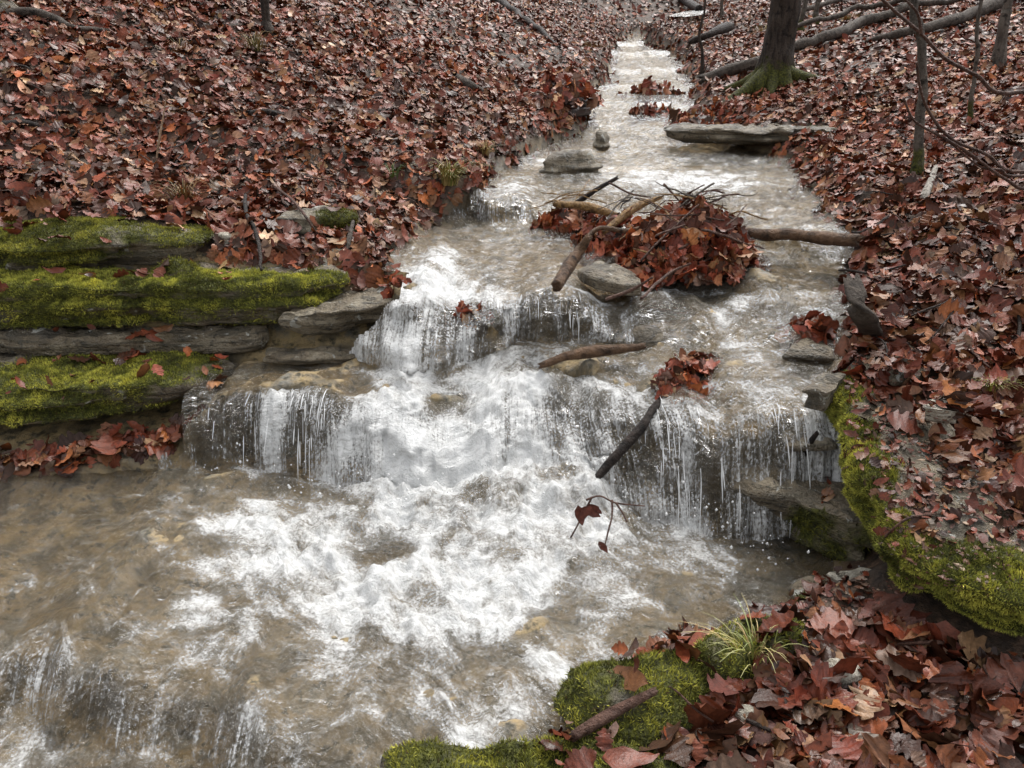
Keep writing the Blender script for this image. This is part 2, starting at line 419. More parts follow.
def ground_z(x, y):
    x = np.asarray(x, float); y = np.asarray(y, float)
    eL, eR = edges(y)
    cover = (y - 18.6) * .5
    dL, dR = np.maximum(eL - x, np.where(y > 18.6, np.minimum(cover, 1.2), -9)), x - eR
    W = level(np.clip(x, eL, eR), y)
    Wb = level(x, y, True)
    p = xyz(x, y)
    rough = fbm(p * 9, 4, 3) * .035 + fbm(p * 3.2, 2, 6) * .04 + .02 * np.maximum(1 - np.abs(fbm(p * 5, 3, 12)) * 3, -.5)
    depth = np.interp(y, [1.8, 2.2, 2.8, 2.95, 3.4, 3.6, 5, 7, 10], [.06, .08, .08, .022, .022, .045, .06, .08, .08])
    for (bu, bv, br_, bh) in BEDSTONES:
        rough = rough + bh * np.clip(1 - ((x - bu) ** 2 + (y - bv) ** 2) / br_ ** 2, 0, 1) ** .7
    bedz = Wb - depth + rough * np.interp(y, [2.4, 2.9], [.9, 1.0])
    W0 = W; Ws = sum(level(np.clip(x, eL, eR), y + o) for o in (-.6, -.3, 0, .3, .6)) / 5
    W = W0 + (Ws - W0) * smooth(.05, .6, np.maximum(dL, dR)) * smooth(4.3, 4.9, y)
    # left bank
    sl = np.interp(y, [3.6, 4.5, 6.5, 10, 20], [.09, .16, .30, .34, .34])
    cut = np.interp(y, [3.8, 5, 7, 12], [.06, .09, .14, .15])
    gl = W + cut * (1 - np.exp(-np.maximum(dL, 0) / .10)) + sl * np.maximum(dL, 0)
    near = np.interp(y, [2.8, 2.95, 3.1, 3.2, 3.45, 3.5, 3.7, 3.85, 4.0], [-.02, .05, .10, .12, .14, .34, .48, .62, .68])
    k = smooth(3.7, 4.1, y)
    gl = near * (1 - k) + gl * k
    # right bank
    base = np.interp(y, [1.0, 1.5, 1.7, 1.9, 2.05, 2.25, 2.6, 3.0, 3.5, 4.0, 4.5], [.02, .02, .05, .10, .18, .30, .43, .57, .70, .80, .88])
    sr = np.interp(y, [1.5, 2.2, 3, 5, 7, 12, 20], [.05, .08, .10, .13, .17, .2, .24])
    cutr = np.interp(y, [4.5, 8, 14, 17], [.09, .12, .17, .24])
    low = np.interp(y, [1.0, 1.7, 2.0, 2.5, 2.75, 3.1], [.02, .04, .05, .09, .4, .6])
    base = np.minimum(base, low + (base - low) * smooth(.12, .45, dR))
    hr = np.where(y < 4.5, base - np.minimum(W, base - .02), cutr)
    gr = W + hr * smooth(0, .22, dR) + sr * np.maximum(dR, 0)
    g = np.where(dL > 0, gl, np.where(dR > 0, gr, bedz))
    out_d = np.maximum(dL, dR)
    bl = smooth(-.06, .05, out_d)
    bank = np.where(dL > dR, gl, gr)
    g = bedz * (1 - bl) + bank * bl
    land = smooth(.02, .5, out_d)
    g = g + land * (.05 * fbm(p * 1.6, 3, 8) + .02 * fbm(p * 7, 3, 9)) * np.clip(y / 4, .4, 1.4)
    g = g + .13 * np.maximum(y - 18, 0) * smooth(0, 2, out_d + .7)
    bedm = np.maximum(1 - smooth(-.02, .1, out_d), (x < -.45) * (x > -3.6) * (y > 2.97) * (y < 3.9) * 1.0)
    return g, bedm, out_d

# ground: one sheet with fine cells by the stream and growing ones outward
def spaced(a, b, d0, growth, dmax):
    v, d = [a], d0
    while v[-1] < b: v.append(v[-1] + d); d = min(d * growth, dmax)
    return np.array(v)
gx_in = np.arange(-3.0, 2.6, .018)
gx = np.concatenate([-spaced(3.0, 60, .03, 1.06, 4)[::-1][:-1], gx_in, spaced(gx_in[-1] + .02, 60, .03, 1.06, 4)])
gy = np.concatenate([-spaced(-.9, 8, .06, 1.3, 3)[::-1][:-1], np.arange(.9, 4.2, .016), spaced(4.216, 90, .018, 1.018, 3)])
GX, GY = np.meshgrid(gx, gy)
gz, gbed, gout = ground_z(GX.ravel(), GY.ravel())
GV = np.stack([GX.ravel(), GY.ravel(), gz], 1)
GF = quads_grid(len(gy), len(gx))
ground = tag(link('ground', mesh_from('ground', GV, GF, M_GROUND, {'bed': gbed})), kind='structure')

# ------------------------------------------------------------------ water
def ell(lst, x, y):
    keep = np.ones_like(x)
    for (u, v, z, ru, rv, s) in lst:
        c = at_z(u, v, z); e = at_z(u + ru, v, z); n_, f_ = at_z(u, v + rv, z), at_z(u, v - rv, z)
        rx = e.x - c.x; ry = abs(f_.y - n_.y) / 2
        d2 = ((x - c.x) / rx) ** 2 + ((y - c.y) / ry) ** 2
        keep = keep * (1 - s * np.exp(-d2 * .9))
    return 1 - keep
FOAM_POOL = [(150, 560, .0, 190, 70, .30), (260, 590, .0, 90, 50, .3), (520, 530, .02, 110, 70, .85), (420, 550, .02, 140, 52, .85), (300, 520, .02, 85, 36, .7), (560, 600, .02, 70, 65, .8), (660, 520, .02, 45, 40, .65), (640, 560, .02, 90, 50, .4), (540, 500, .05, 60, 40, .6),
             (205, 608, 0, 34, 20, .55), (330, 660, 0, 18, 60, .5), (450, 640, 0, 170, 80, .34), (450, 740, 0, 150, 60, .36), (250, 470, .02, 50, 12, .4), (120, 690, -.1, 60, 30, .25), (300, 745, -.12, 90, 30, .38), (40, 740, -.15, 90, 45, .5), (180, 750, -.18, 90, 30, .35), (720, 560, .02, 60, 40, .25), (640, 640, 0, 80, 40, .2)]
FOAM_UP = [(435, 325, .45, 42, 45, .95), (470, 375, .35, 70, 34, .9), (530, 390, .3, 40, 30, .8), (550, 345, .45, 50, 18, .55), (670, 385, .42, 60, 16, .6), (720, 310, .55, 60, 25, .4), (790, 345, .52, 45, 25, .4), (400, 300, .6, 25, 25, .5), (500, 205, .75, 40, 14, .5), (520, 190, .8, 20, 10, .3),
           (690, 180, .83, 90, 9, .75), (640, 170, .84, 120, 8, .3), (560, 152, .86, 30, 6, .4)]
FOAM_GAPS = [(-.28, 3.05, .09, .6), (.14, 2.40, .09, .55), (-.15, 2.62, .06, .5), (.33, 3.2, .09, .5), (-.25, 2.15, .1, .55), (-.45, 2.35, .09, .45), (.1, 2.05, .12, .5), (-.02, 1.85, .1, .5), (-.9, 2.92, .1, .5), (.75, 2.5, .12, .5), (.4, 2.2, .13, .5), (-.75, 3.0, .07, .5)]
def foam_field(x, y, seg, t):
    f = np.where(y < 3.0 + 0 * x, ell(FOAM_POOL, x, y), ell(FOAM_UP, x, y))
    fall = np.interp(x, LX, [.24, .48, .64, .70, .88, .80, .80, .76, .56])
    cm = smooth(-1.05, -.5, x) * smooth(1.0, .6, x)
    f = np.where(seg == 3, np.maximum(fall + .24 * (1 - t) ** 1.8 * cm, 0), f)
    f = np.where(seg == 4, np.maximum(f, .10 + .48 * smooth(-.75, -.2, x) * smooth(.5, .2, x) + .3 * smooth(.3, .5, x) * (1 - t)), f)
    f = np.where(seg == 5, np.maximum(f * .9, np.interp(x, [-.7, -.5, -.25, 0, .3, .9], [.85, .8, .62, .40, .30, .35])), f)
    f = np.where(seg == 1, np.maximum(f * .8, .46), f)
    f = np.where(seg == 7, np.maximum(f, .3), f)
    f = np.where(y > 6.4, .04 + .10 * np.clip((y - 7) / 3, 0, 1), f)
    f = np.where(seg == 2, np.maximum(f, .95 * np.exp(-np.maximum(1 - t, 0) * (np.interp(x, LX, KY[:, 3]) - np.interp(x, LX, KY[:, 2])) / .28) * cm), f)
    f = f + (.26 * vnoise(xyz(x * 5, y * 3), 91) + .16 * vnoise(xyz(x * 13, y * 7), 92)) * np.isin(seg, [3, 5])
    f = f * (1 + .55 * fbm(xyz(x * 4.2, y * 4.2), 2, 93) * np.isin(seg, [2, 3, 4, 5]))
    f = f * (1 + .35 * fbm(xyz(x * 9 + 4, y * 9), 2, 94) * (y < 3.5))
    for (bx, by, br_, s_) in FOAM_GAPS:
        f = f * (1 - s_ * np.exp(-((x - bx) ** 2 + (y - by) ** 2) / br_ ** 2))
    f = np.where(seg == 4, np.maximum(f, .06 + .38 * smooth(-.75, -.3, x) * (1 - t) ** .5), f)
    f = np.where(seg == 5, np.maximum(f * .8, np.interp(x, [-.7, -.5, -.3, 0, .3, .9], [.7, .6, .38, .34, .3, .35])), f)
    f = np.where(seg == 1, np.maximum(f * .8, .34), f)
    f = np.where(seg == 7, np.maximum(f, .3), f)
    f = np.where(y > 6.4, .04 + .10 * np.clip((y - 7) / 3, 0, 1), f)
    return f
segs = [(0, 1, 40), (1, 2, 26), (2, 3, 150), (3, 4, 64), (4, 5, 54), (5, 6, 44), (6, 7, 110), (7, 8, 30), (8, 9, 80)]
wx = np.arange(-2.7, 2.3, .0095)
ky, kz = keys(wx)
rows_y, rows_z, rows_s, rows_seg, rows_t = [], [], [], [], []
for a, b, n in segs:
    for i in range(n + (b == 9)):
        t = i / n
        if a in FALL:
            h = 1 - t
            yy = ky[:, b] - h * (ky[:, b] - ky[:, a]); zz = kz[:, b] - h * h * (kz[:, b] - kz[:, a])
        else: yy = ky[:, a] + t * (ky[:, b] - ky[:, a]); zz = kz[:, a] + t * (kz[:, b] - kz[:, a])
        rows_y.append(yy); rows_z.append(zz); rows_seg.append(np.full(len(wx), a)); rows_t.append(np.full(len(wx), t))
WY, WZ = np.array(rows_y), np.array(rows_z)
SEG, TT = np.array(rows_seg).ravel(), np.array(rows_t).ravel()
ds = np.sqrt(np.diff(WY, axis=0) ** 2 + np.diff(WZ, axis=0) ** 2)
S = np.concatenate([np.zeros((1, len(wx))), np.cumsum(ds, axis=0)])
S = S.mean(axis=1, keepdims=True) + 0 * S
slope = np.abs(np.gradient(WZ, axis=0)) / (np.sqrt(np.gradient(WY, axis=0) ** 2 + np.gradient(WZ, axis=0) ** 2) + 1e-6)
WXg = np.tile(wx, (len(WY), 1))
X, Y, Z = WXg.ravel(), WY.ravel(), WZ.ravel()
foam = foam_field(X, Y, SEG, TT)
steep = smooth(.26, .6, slope.ravel()) * np.isin(SEG, [1, 3, 5, 7])
# soften along the flow so streaks fade into the flats
st2 = steep.reshape(WY.shape)
for _ in range(6): st2[1:-1] = (st2[:-2] + st2[1:-1] + st2[2:]) / 3
steep = st2.ravel()
MOUNDS = [(.08, 2.78, .20, .12), (.30, 2.62, .15, .09), (-.15, 2.58, .2, .05), (-.5, 2.66, .2, .04), (.2, 2.42, .2, .035), (.05, 3.1, .14, .04)]
def water_disp(X, Y, Z, foam, steep):
    p = np.stack([X * 1.0, Y * .8, Z], 1)
    cen_ = smooth(-.75, -.35, X) * smooth(.75, .3, X)
    lump = fbm(np.stack([X * 6, Z * 7, Y * 2], 1), 3, 66)
    amp = .006 + .06 * smooth(.4, 1.05, foam) * (1 - steep)
    n1 = fbm(p * 9, 4, 61, .6); n2 = fbm(p * np.array([34, 20, 20]), 3, 62)
    ridge = 1 - np.abs(fbm(p * 16, 3, 64)) * 2
    dz = steep * cen_ * .03 * fbm(np.stack([X * 8, Y * 14, Z * 4], 1), 3, 67) + .013 * fbm(p * np.array([13, 24, 13]), 3, 68) * (1 - steep) + amp * n1 + (.005 + .012 * smooth(.35, .9, foam)) * n2 * (1 - steep) + .012 * ridge * smooth(.4, .95, foam) * (1 - steep)
    q = np.stack([X * 28, Z * 3 + Y * 2, Y * 3], 1)
    dy = -steep * ((.035 + .055 * cen_ + .05 * (X < 0) * (Y > 3.12)) * np.maximum(lump, -.15) + .03 * np.maximum(fbm(q, 3, 63), -.4) + .012 * vnoise(q * 2.2, 65))
    for (bx, by, br_, h_) in MOUNDS: dz = dz + h_ * np.exp(-((X - bx) ** 2 + (Y - by) ** 2) / br_ ** 2) * (1 + .5 * n1)
    return dz, dy
dz, dy = water_disp(X, Y, Z, foam, steep)
V1 = np.stack([X, Y + dy, Z + dz], 1)
flow1 = np.stack([X + .05 * vnoise(xyz(X * 2, Y * 2), 71), S.ravel() + .0 * X, 0 * X], 1)
Q1 = quads_grid(len(WY), len(wx))
cx_, cy_ = X[Q1].mean(1), Y[Q1].mean(1)
eL, eR = edges(cy_)
keepf = (cx_ > eL - .10) & (cx_ < eR + .10)
seg_f = SEG[Q1[:, 0]]
keepf &= ~((cx_ < -.50) & (seg_f >= 4) & (cy_ > 3.42) & (cy_ < 3.8))
keepf &= ~((cx_ < -1.36) & (cy_ > 2.98) & (cy_ < 3.6))
Q1 = Q1[keepf]
# upstream reach
uy = spaced(6.4, 18.9, .016, 1.008, .09); ut = np.linspace(-.12, 1.12, 150)
UL, UR = edges(uy)
UX = UL[:, None] + (UR - UL)[:, None] * ut[None]; UY = np.tile(uy[:, None], (1, len(ut)))
X2, Y2 = UX.ravel(), UY.ravel()
lipw = .45 * vnoise(xyz(X2 * 1.3, Y2 * .5), 81) + .16 * vnoise(xyz(X2 * 5, Y2 * .8), 82)
Z2 = zfar(Y2 + lipw) - .1 * lipw * smooth(6.4, 7, Y2) - (zfar(Y2 + lipw) - .1 * lipw - zfar(Y2)) * (1 - smooth(6.4, 6.9, Y2))
g2 = np.abs(np.gradient(Z2.reshape(UX.shape), axis=0) / np.gradient(UY, axis=0)).ravel()
foam2 = foam_field(X2, Y2, np.full(len(X2), 9), X2 * 0)
foam2 = foam2 + (.42 + .4 * vnoise(xyz(X2 * 3, Y2 * 2), 83)) * smooth(.2, .45, g2) + .25 * ell(FOAM_UP, X2, Y2)
steep2 = smooth(.25, .6, g2) * .6
dz2, dy2 = water_disp(X2, Y2, Z2, foam2 * .8, steep2 * .3)
V2 = np.stack([X2, Y2, Z2 + dz2 * 1.2], 1)
flow2 = np.stack([X2 * .8, Y2 * .8, 0 * X2], 1)
Q2 = quads_grid(len(uy), len(ut))
WV, WF, WA = join([(V1, [Q1], {'foam': foam, 'steep': steep, 'flow': flow1}), (V2, [Q2], {'foam': foam2, 'steep': steep2, 'flow': flow2})])
tag(link('stream_water', mesh_from('stream_water', WV, WF, M_WATER, WA)), kind='structure')

# ------------------------------------------------------------------ rocks
ROCKS = []                     # (V, tris) for ray casting
def rock_mesh(outline, z0, thick, gx=0, gy=0, seed=0, n=150, top_noise=.03, strata=.03, lump=.05, edge=.04, undercut=0.0, dome=0.0):
    O = np.array([(p[0], p[1]) for p in outline], float)
    c = O.mean(0)
    # closed resample
    L = np.concatenate([O, O[:1]]); d = np.r_[0, np.cumsum(np.linalg.norm(np.diff(L, axis=0), axis=1))]
    s = np.linspace(0, d[-1], n, endpoint=False)
    R = np.stack([np.interp(s, d, L[:, k]) for k in (0, 1)], 1)
    for _ in range(max(2, n // 40)): R = (np.roll(R, 1, 0) + R * 2 + np.roll(R, -1, 0)) / 4
    rel = R - c
    size = np.linalg.norm(rel, axis=1).mean()
    m_top = 26
    rr = np.linspace(0.02, 1, m_top) ** .75
    rings, zs, side = [], [], []
    e = edge / max(size, 1e-3)
    for r in rr:
        rings.append(c + rel * (r * (1 - e))); zs.append(0 * s + dome * (1 - r * r)); side.append(0.0)
    for a in np.linspace(.25, 1, 4) * np.pi / 2:
        rings.append(c + rel * (1 - e + e * np.sin(a))); zs.append(0 * s - edge * (1 - np.cos(a))); side.append(a / (np.pi / 2))
    ms = max(6, int(thick / .014))
    for t in np.linspace(0, 1, ms + 1)[1:]:
        rings.append(c + rel * (1 - undercut * t * t / max(size, 1e-3))); zs.append(0 * s - edge - t * (thick - edge)); side.append(1.0)
    P2 = np.array(rings); Z = np.array(zs) + z0 + gx * (P2[..., 0] - c[0]) + gy * (P2[..., 1] - c[1])
    side = np.array(side)[:, None] + 0 * Z
    V = np.concatenate([P2, Z[..., None]], -1).reshape(-1, 3); side = side.ravel()
    nd = np.tile(rel / (np.linalg.norm(rel, axis=1)[:, None] + 1e-6), (len(rings), 1))
    lay = np.tanh(2.5 * vnoise(np.stack([V[:, 2] * 30 + seed, V[:, 0] * 1.5, V[:, 1] * 1.5], 1), seed))
    out = side * (strata * lay + lump * (.7 * fbm(V * 5, 3, seed + 1) + .55 * np.tanh(5 * vnoise(V * np.array([3.6, 3.6, 5]), seed + 7)) + .25 * np.tanh(6 * vnoise(V * np.array([9, 9, 14]), seed + 8))) + .35 * lump * fbm(V * 17, 3, seed + 2))
    V[:, :2] += nd * out[:, None]
    V[:, 2] += (1 - side * .8) * (top_noise * fbm(V * 4.5, 4, seed + 3) + .4 * top_noise * vnoise(V * 22, seed + 4))
    nr = len(rings)
    V = np.concatenate([V, [[c[0], c[1], V[:n, 2].mean()]], [[c[0], c[1], V[-n:, 2].mean()]]])
    k = np.arange(n); k2 = (k + 1) % n
    F = [quads_grid(nr, n, True)[:, ::1], np.stack([k, k2, np.full(n, nr * n)], 1)[:, [2, 0, 1]], np.stack([k2 + (nr - 1) * n, k + (nr - 1) * n, np.full(n, nr * n + 1)], 1)]
    F[0] = F[0][:, ::-1]
    return V, F
def tri_of(F):
    out = []
    for f in F:
        if f.shape[1] == 3: out.append(f)
        else: out += [f[:, [0, 1, 2]], f[:, [0, 2, 3]]]
    return np.concatenate(out)
def tri_normals(V, T):
    nrm = np.cross(V[T[:, 1]] - V[T[:, 0]], V[T[:, 2]] - V[T[:, 0]])
    a = np.linalg.norm(nrm, axis=1); return nrm / (a[:, None] + 1e-12), a / 2
def vert_normals(V, T):
    nrm = np.cross(V[T[:, 1]] - V[T[:, 0]], V[T[:, 2]] - V[T[:, 0]]); out = np.zeros_like(V)
    for k in range(3): np.add.at(out, T[:, k], nrm)
    return out / (np.linalg.norm(out, axis=1)[:, None] + 1e-12)
rs = np.random.default_rng(7)
MOSS_BRIGHT = 1.0
def moss_mesh(V, T, mv, dens, h=.013, seed=0, tone=1.0):
    nrm, ar = tri_normals(V, T)
    w = ar * np.clip(mv[T].mean(1) - .35, 0, 1) * 1.7
    N = int(w.sum() * dens)
    if N < 10: return None
    ti = rs.choice(len(T), N, p=w / w.sum())
    b = rs.random((N, 2)); fl = b.sum(1) > 1; b[fl] = 1 - b[fl]
    P = V[T[ti, 0]] + (V[T[ti, 1]] - V[T[ti, 0]]) * b[:, :1] + (V[T[ti, 2]] - V[T[ti, 0]]) * b[:, 1:]
    cl = fbm(P * 11, 3, seed + 5); cl2 = fbm(P * 45, 2, seed + 6)
    up = nrm[ti] * .8 + np.array([0, 0, .35]) + rs.normal(0, .45, (N, 3)); up /= np.linalg.norm(up, axis=1)[:, None]
    sd = np.cross(up, rs.normal(0, 1, (N, 3))); sd /= np.linalg.norm(sd, axis=1)[:, None] + 1e-9
    H = h * (.55 + .7 * rs.random(N) + .9 * np.clip(cl2 + .2, 0, 1)) ; wd = h * .16 * (.7 + .6 * rs.random(N))
    P = P + nrm[ti] * (h * (.35 * np.clip(cl2, -1, 1)))[:, None]
    a = P - sd * wd[:, None]; c = P + sd * wd[:, None]; tip = P + up * H[:, None]
    VV = np.stack([a, c, tip], 1).reshape(-1, 3); FF = np.arange(3 * N).reshape(-1, 3)
    k = np.clip(.5 + .9 * cl + .35 * cl2 + rs.normal(0, .12, N), 0, 1)[:, None]
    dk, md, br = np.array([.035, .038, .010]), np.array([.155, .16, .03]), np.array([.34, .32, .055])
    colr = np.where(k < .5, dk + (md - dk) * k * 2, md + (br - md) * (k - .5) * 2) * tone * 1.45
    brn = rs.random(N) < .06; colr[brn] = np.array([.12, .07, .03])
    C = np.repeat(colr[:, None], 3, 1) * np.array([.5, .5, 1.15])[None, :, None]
    C = np.concatenate([C.reshape(-1, 3), np.ones((3 * N, 1))], 1)
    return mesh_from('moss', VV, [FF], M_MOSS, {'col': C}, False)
def make_rock(name, label, cat, outline, z0, thick, mat=None, mossf=None, dens=60000, mh=.013, group=None, moss_label=None, tone=1.0, **kw):
    V, F = rock_mesh(outline, z0, thick, **kw)
    T = tri_of(F); vn = vert_normals(V, T)
    if vn[:100, 2].mean() < 0: F = [f[:, ::-1] for f in F]; T = tri_of(F); vn = -vn
    sd = kw.get('seed', 0)
    mv = np.zeros(len(V))
    if mossf is not None:
        mv = np.clip(mossf(V, vn) + .35 * fbm(V * 7, 3, sd + 9) + .15 * fbm(V * 30, 2, sd + 10), 0, 1.2)
    o = link(name, mesh_from(name, V, F, mat or M_ROCK, {'moss': mv}))
    tag(o, label, cat, group)
    if mossf is not None:
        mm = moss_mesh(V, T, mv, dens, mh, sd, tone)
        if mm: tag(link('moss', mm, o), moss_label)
    ROCKS.append((V, T))
    return o
def up_moss(lo=.1, hi=.6, gain=.75, off=0.0):
    return lambda V, n: off + gain * smooth(lo, hi, n[:, 2])

# left bank: three stacked ledges
make_rock('mossy_ledge', 'uppermost mossy rock slab on the left bank, just under the leaf slope', 'rock ledge',
          [(-3.4, 3.70), (-2.2, 3.70), (-1.62, 3.76), (-1.46, 3.86), (-1.56, 4.02), (-1.9, 4.2), (-3.4, 4.3)], .835, .15, seed=11, edge=.04, undercut=.14, dome=.03, lump=.08, strata=.045,
          mossf=lambda V, n: -.02 + .45 + .2 * smooth(-.2, .6, n[:, 2]) + .15 * smooth(-1.9, -2.3, V[:, 0]) - .3 * smooth(.74, .68, V[:, 2]), dens=90000, mh=.0095, tone=1.0)
make_rock('mossy_ledge', 'long middle slab on the left bank under a bright yellow-green moss cover', 'rock ledge',
          [(-3.4, 3.44), (-2.3, 3.47), (-1.6, 3.48), (-1.2, 3.50), (-.92, 3.56), (-.74, 3.66), (-.80, 3.82), (-1.1, 3.95), (-3.4, 4.05)], .66, .19, seed=23, edge=.045, undercut=.16, dome=.02, lump=.085, strata=.045, n=200,
          mossf=lambda V, n: .45 + .38 * smooth(-.5, .5, n[:, 2]) - .5 * smooth(3.66, 3.8, V[:, 1]) - .3 * smooth(.48, .42, V[:, 2]), dens=110000, mh=.0095, tone=1.5)
make_rock('rock_slab', 'grey tilted slab end poking out beside the white cascade on the left', 'rock',
          [(-1.05, 3.43), (-.82, 3.42), (-.56, 3.52), (-.50, 3.64), (-.6, 3.74), (-.95, 3.74)], .575, .12, seed=31, gx=.14, edge=.012, lump=.05, undercut=.07, strata=.04)
make_rock('mossy_ledge', 'lowest moss-topped slab on the left, overhanging the wet leaves by the pool', 'rock ledge',
          [(-3.4, 3.12), (-2.4, 3.10), (-1.75, 3.11), (-1.46, 3.14), (-1.36, 3.24), (-1.34, 3.44), (-1.5, 3.56), (-3.4, 3.6)], .335, .14, seed=43, edge=.035, undercut=.12, lump=.08, gy=.05, strata=.04,
          mossf=lambda V, n: .45 + .35 * smooth(-.2, .6, n[:, 2]) - .45 * smooth(-2.1, -2.3, V[:, 0]) - .3 * smooth(-1.5, -1.38, V[:, 0]), dens=95000, mh=.0095, tone=1.35)
make_rock('embedded_rock', 'small mossy rock with a pale face half buried in leaves above the left ledges', 'rock',
          [(-1.2, 4.1), (-.95, 4.08), (-.8, 4.2), (-.86, 4.34), (-1.1, 4.36), (-1.24, 4.25)], .87, .2, seed=57, edge=.05, dome=.02,
          mossf=lambda V, n: .05 + .55 * smooth(-1.1, -.9, V[:, 0]), dens=40000, tone=.7)
make_rock('stone', 'small round mossy stone lying between the two upper left ledges', 'rock',
          [(-1.68, 3.66), (-1.56, 3.64), (-1.5, 3.72), (-1.56, 3.8), (-1.66, 3.79)], .74, .12, seed=58, n=60, edge=.05, mossf=up_moss(-.3, .5, .6), dens=50000, tone=.8)
make_rock('boulder', 'grey mossy boulder in the top left corner of the leaf slope', 'rock',
          [(-4.6, 6.0), (-3.9, 5.9), (-3.45, 6.1), (-3.55, 6.5), (-4.1, 6.7), (-4.7, 6.5)], 2.22, .6, seed=59, gx=-.25, gy=.1, edge=.15, dome=.05, mossf=lambda V, n: .12 + .3 * n[:, 2], dens=22000, mh=.016, tone=.8)

# right bank: the long mossy ledge
def seg_dist(V, L):
    d = np.full(len(V), 9.0)
    for a, b in zip(L[:-1], L[1:]):
        a, b = np.array(a), np.array(b); t = np.clip(((V[:, :2] - a) @ (b - a)) / ((b - a) @ (b - a)), 0, 1)
        d = np.minimum(d, np.linalg.norm(V[:, :2] - a - t[:, None] * (b - a), axis=1))
    return d
def P(u, v, z): q = at_z(u, v, z); return (q.x, q.y)
LEDGE_FRONT = [P(830, 385, .50), P(838, 430, .46), P(850, 470, .43), P(884, 508, .40), P(898, 548, .36), P(945, 585, .33), P(1005, 610, .31), P(1110, 620, .3)]
make_rock('mossy_ledge', 'long curving ledge on the right bank with a fat bright moss edge', 'rock ledge',
          [P(830, 385, .50), P(838, 430, .46), P(850, 470, .43), P(884, 508, .40), P(898, 548, .36), P(945, 585, .33), P(1005, 610, .31), P(1110, 620, .3), P(1110, 560, .34), P(1010, 510, .4), P(960, 440, .45), P(935, 380, .52), P(905, 335, .58), P(865, 345, .56)],
          .43, .21, seed=71, gy=.16, gx=-.02, edge=.06, undercut=.16, lump=.07, n=260, top_noise=.04,
          mossf=lambda V, n: -.15 + 1.0 * smooth(.27, .07, seg_dist(V, LEDGE_FRONT) + .19 * fbm(V * 4, 3, 5)) + .25 * smooth(.8, .3, n[:, 2]) - .5 * smooth(.10, .02, V[:, 2]) - .4 * smooth(2.55, 2.8, V[:, 1]), dens=120000, mh=.0095, tone=1.35)
make_rock('rock_shelf', 'brown shelf of wet rock below the right fall with a dark mossy front', 'rock',
          [P(742, 455, .24), P(800, 445, .24), P(850, 455, .24), P(885, 530, .2), P(850, 520, .2), P(790, 492, .22), P(745, 480, .22)], .215, .2, seed=83, edge=.03, lump=.05, undercut=.06,
          mossf=lambda V, n: .55 * smooth(.9, 1.05, V[:, 0]) * (n[:, 2] < .7), dens=30000, tone=.5)
make_rock('stone', 'pale flat stone with a curled lip at the foot of the right ledge', 'rock',
          [P(828, 572, .1), P(860, 565, .1), P(890, 575, .1), P(885, 600, .08), P(850, 592, .08)], .10, .09, seed=85, n=90, edge=.02, lump=.03, mat=M_PALE)
make_rock('stone', 'tan wet slab with a small moss patch by the right pool edge', 'rock',
          [P(795, 585, .05), P(830, 572, .05), P(862, 590, .05), P(850, 612, .04), P(800, 612, .04)], .055, .1, seed=86, n=90, edge=.02, lump=.03, mossf=lambda V, n: .5 * smooth(2.13, 2.03, V[:, 1]), dens=50000)
make_rock('stone', 'white angular stone on top of the right ledge among gravel chips', 'rock',
          [P(924, 412, .56), P(940, 386, .57), P(950, 384, .57), P(972, 410, .55), P(950, 416, .55)], .57, .07, seed=87, n=70, edge=.012, lump=.012, mat=M_PALE, gx=-.2)
make_rock('stone', 'smooth grey-green stone where the right ledge meets the leaves', 'rock',
          [P(885, 362, .57), P(900, 345, .58), P(922, 348, .58), P(925, 368, .57), P(895, 376, .56)], .60, .10, seed=88, n=80, edge=.05, lump=.02)
make_rock('stone', 'brown triangular stone breaking the riffle left of the right bank', 'rock',
          [P(786, 352, .52), P(806, 330, .54), P(824, 334, .54), P(830, 352, .52)], .535, .12, seed=89, n=80, edge=.03, lump=.03)
make_rock('stone', 'dark flat stone jutting over the gap above the right fall', 'rock',
          [P(798, 395, .52), P(822, 372, .55), P(850, 366, .56), P(838, 388, .54), P(826, 402, .52)], .54, .07, seed=90, n=80, edge=.015, lump=.015)
make_rock('stone', 'ochre stone in the hole between the right fall and mossy ledge', 'rock',
          [P(790, 440, .35), P(800, 418, .36), P(825, 416, .36), P(830, 440, .34)], .36, .15, seed=91, n=80, edge=.03, lump=.03)
# near bank
make_rock('mossy_mound', 'mossy rock in front of the pool with a stick against it', 'rock',
          [P(556, 705, .05), P(570, 672, .07), P(625, 662, .08), P(690, 655, .08), P(700, 690, .08), P(640, 735, .06), P(580, 740, .04)], .118, .24, seed=95, edge=.05, lump=.04, dome=.02, undercut=.03,
          mossf=lambda V, n: .24 + .42 * smooth(0, .7, n[:, 2]) + .2 * smooth(1.75, 1.82, V[:, 1]), dens=80000, mh=.010, tone=1.25)
make_rock('mossy_mound', 'low moss cushion under the grass tuft on the near right bank', 'rock',
          [P(680, 665, .08), P(715, 632, .1), P(770, 626, .1), P(815, 622, .1), P(800, 655, .1), P(730, 685, .09)], .145, .19, seed=96, edge=.05, lump=.03, mossf=lambda V, n: .65 + 0 * n[:, 2], dens=80000, mh=.011, tone=1.5)
make_rock('mossy_mound', 'dark mossy rock at the bottom edge of the near bank', 'rock',
          [P(395, 768, .03), P(420, 756, .04), P(480, 760, .04), P(540, 742, .06), P(640, 742, .08), P(690, 765, .08), P(690, 850, .06), P(420, 850, .02)], .085, .24, seed=97, edge=.04, lump=.04, n=180,
          mossf=lambda V, n: .15 + .55 * smooth(0, .7, n[:, 2]), dens=80000, mh=.010, tone=1.1)
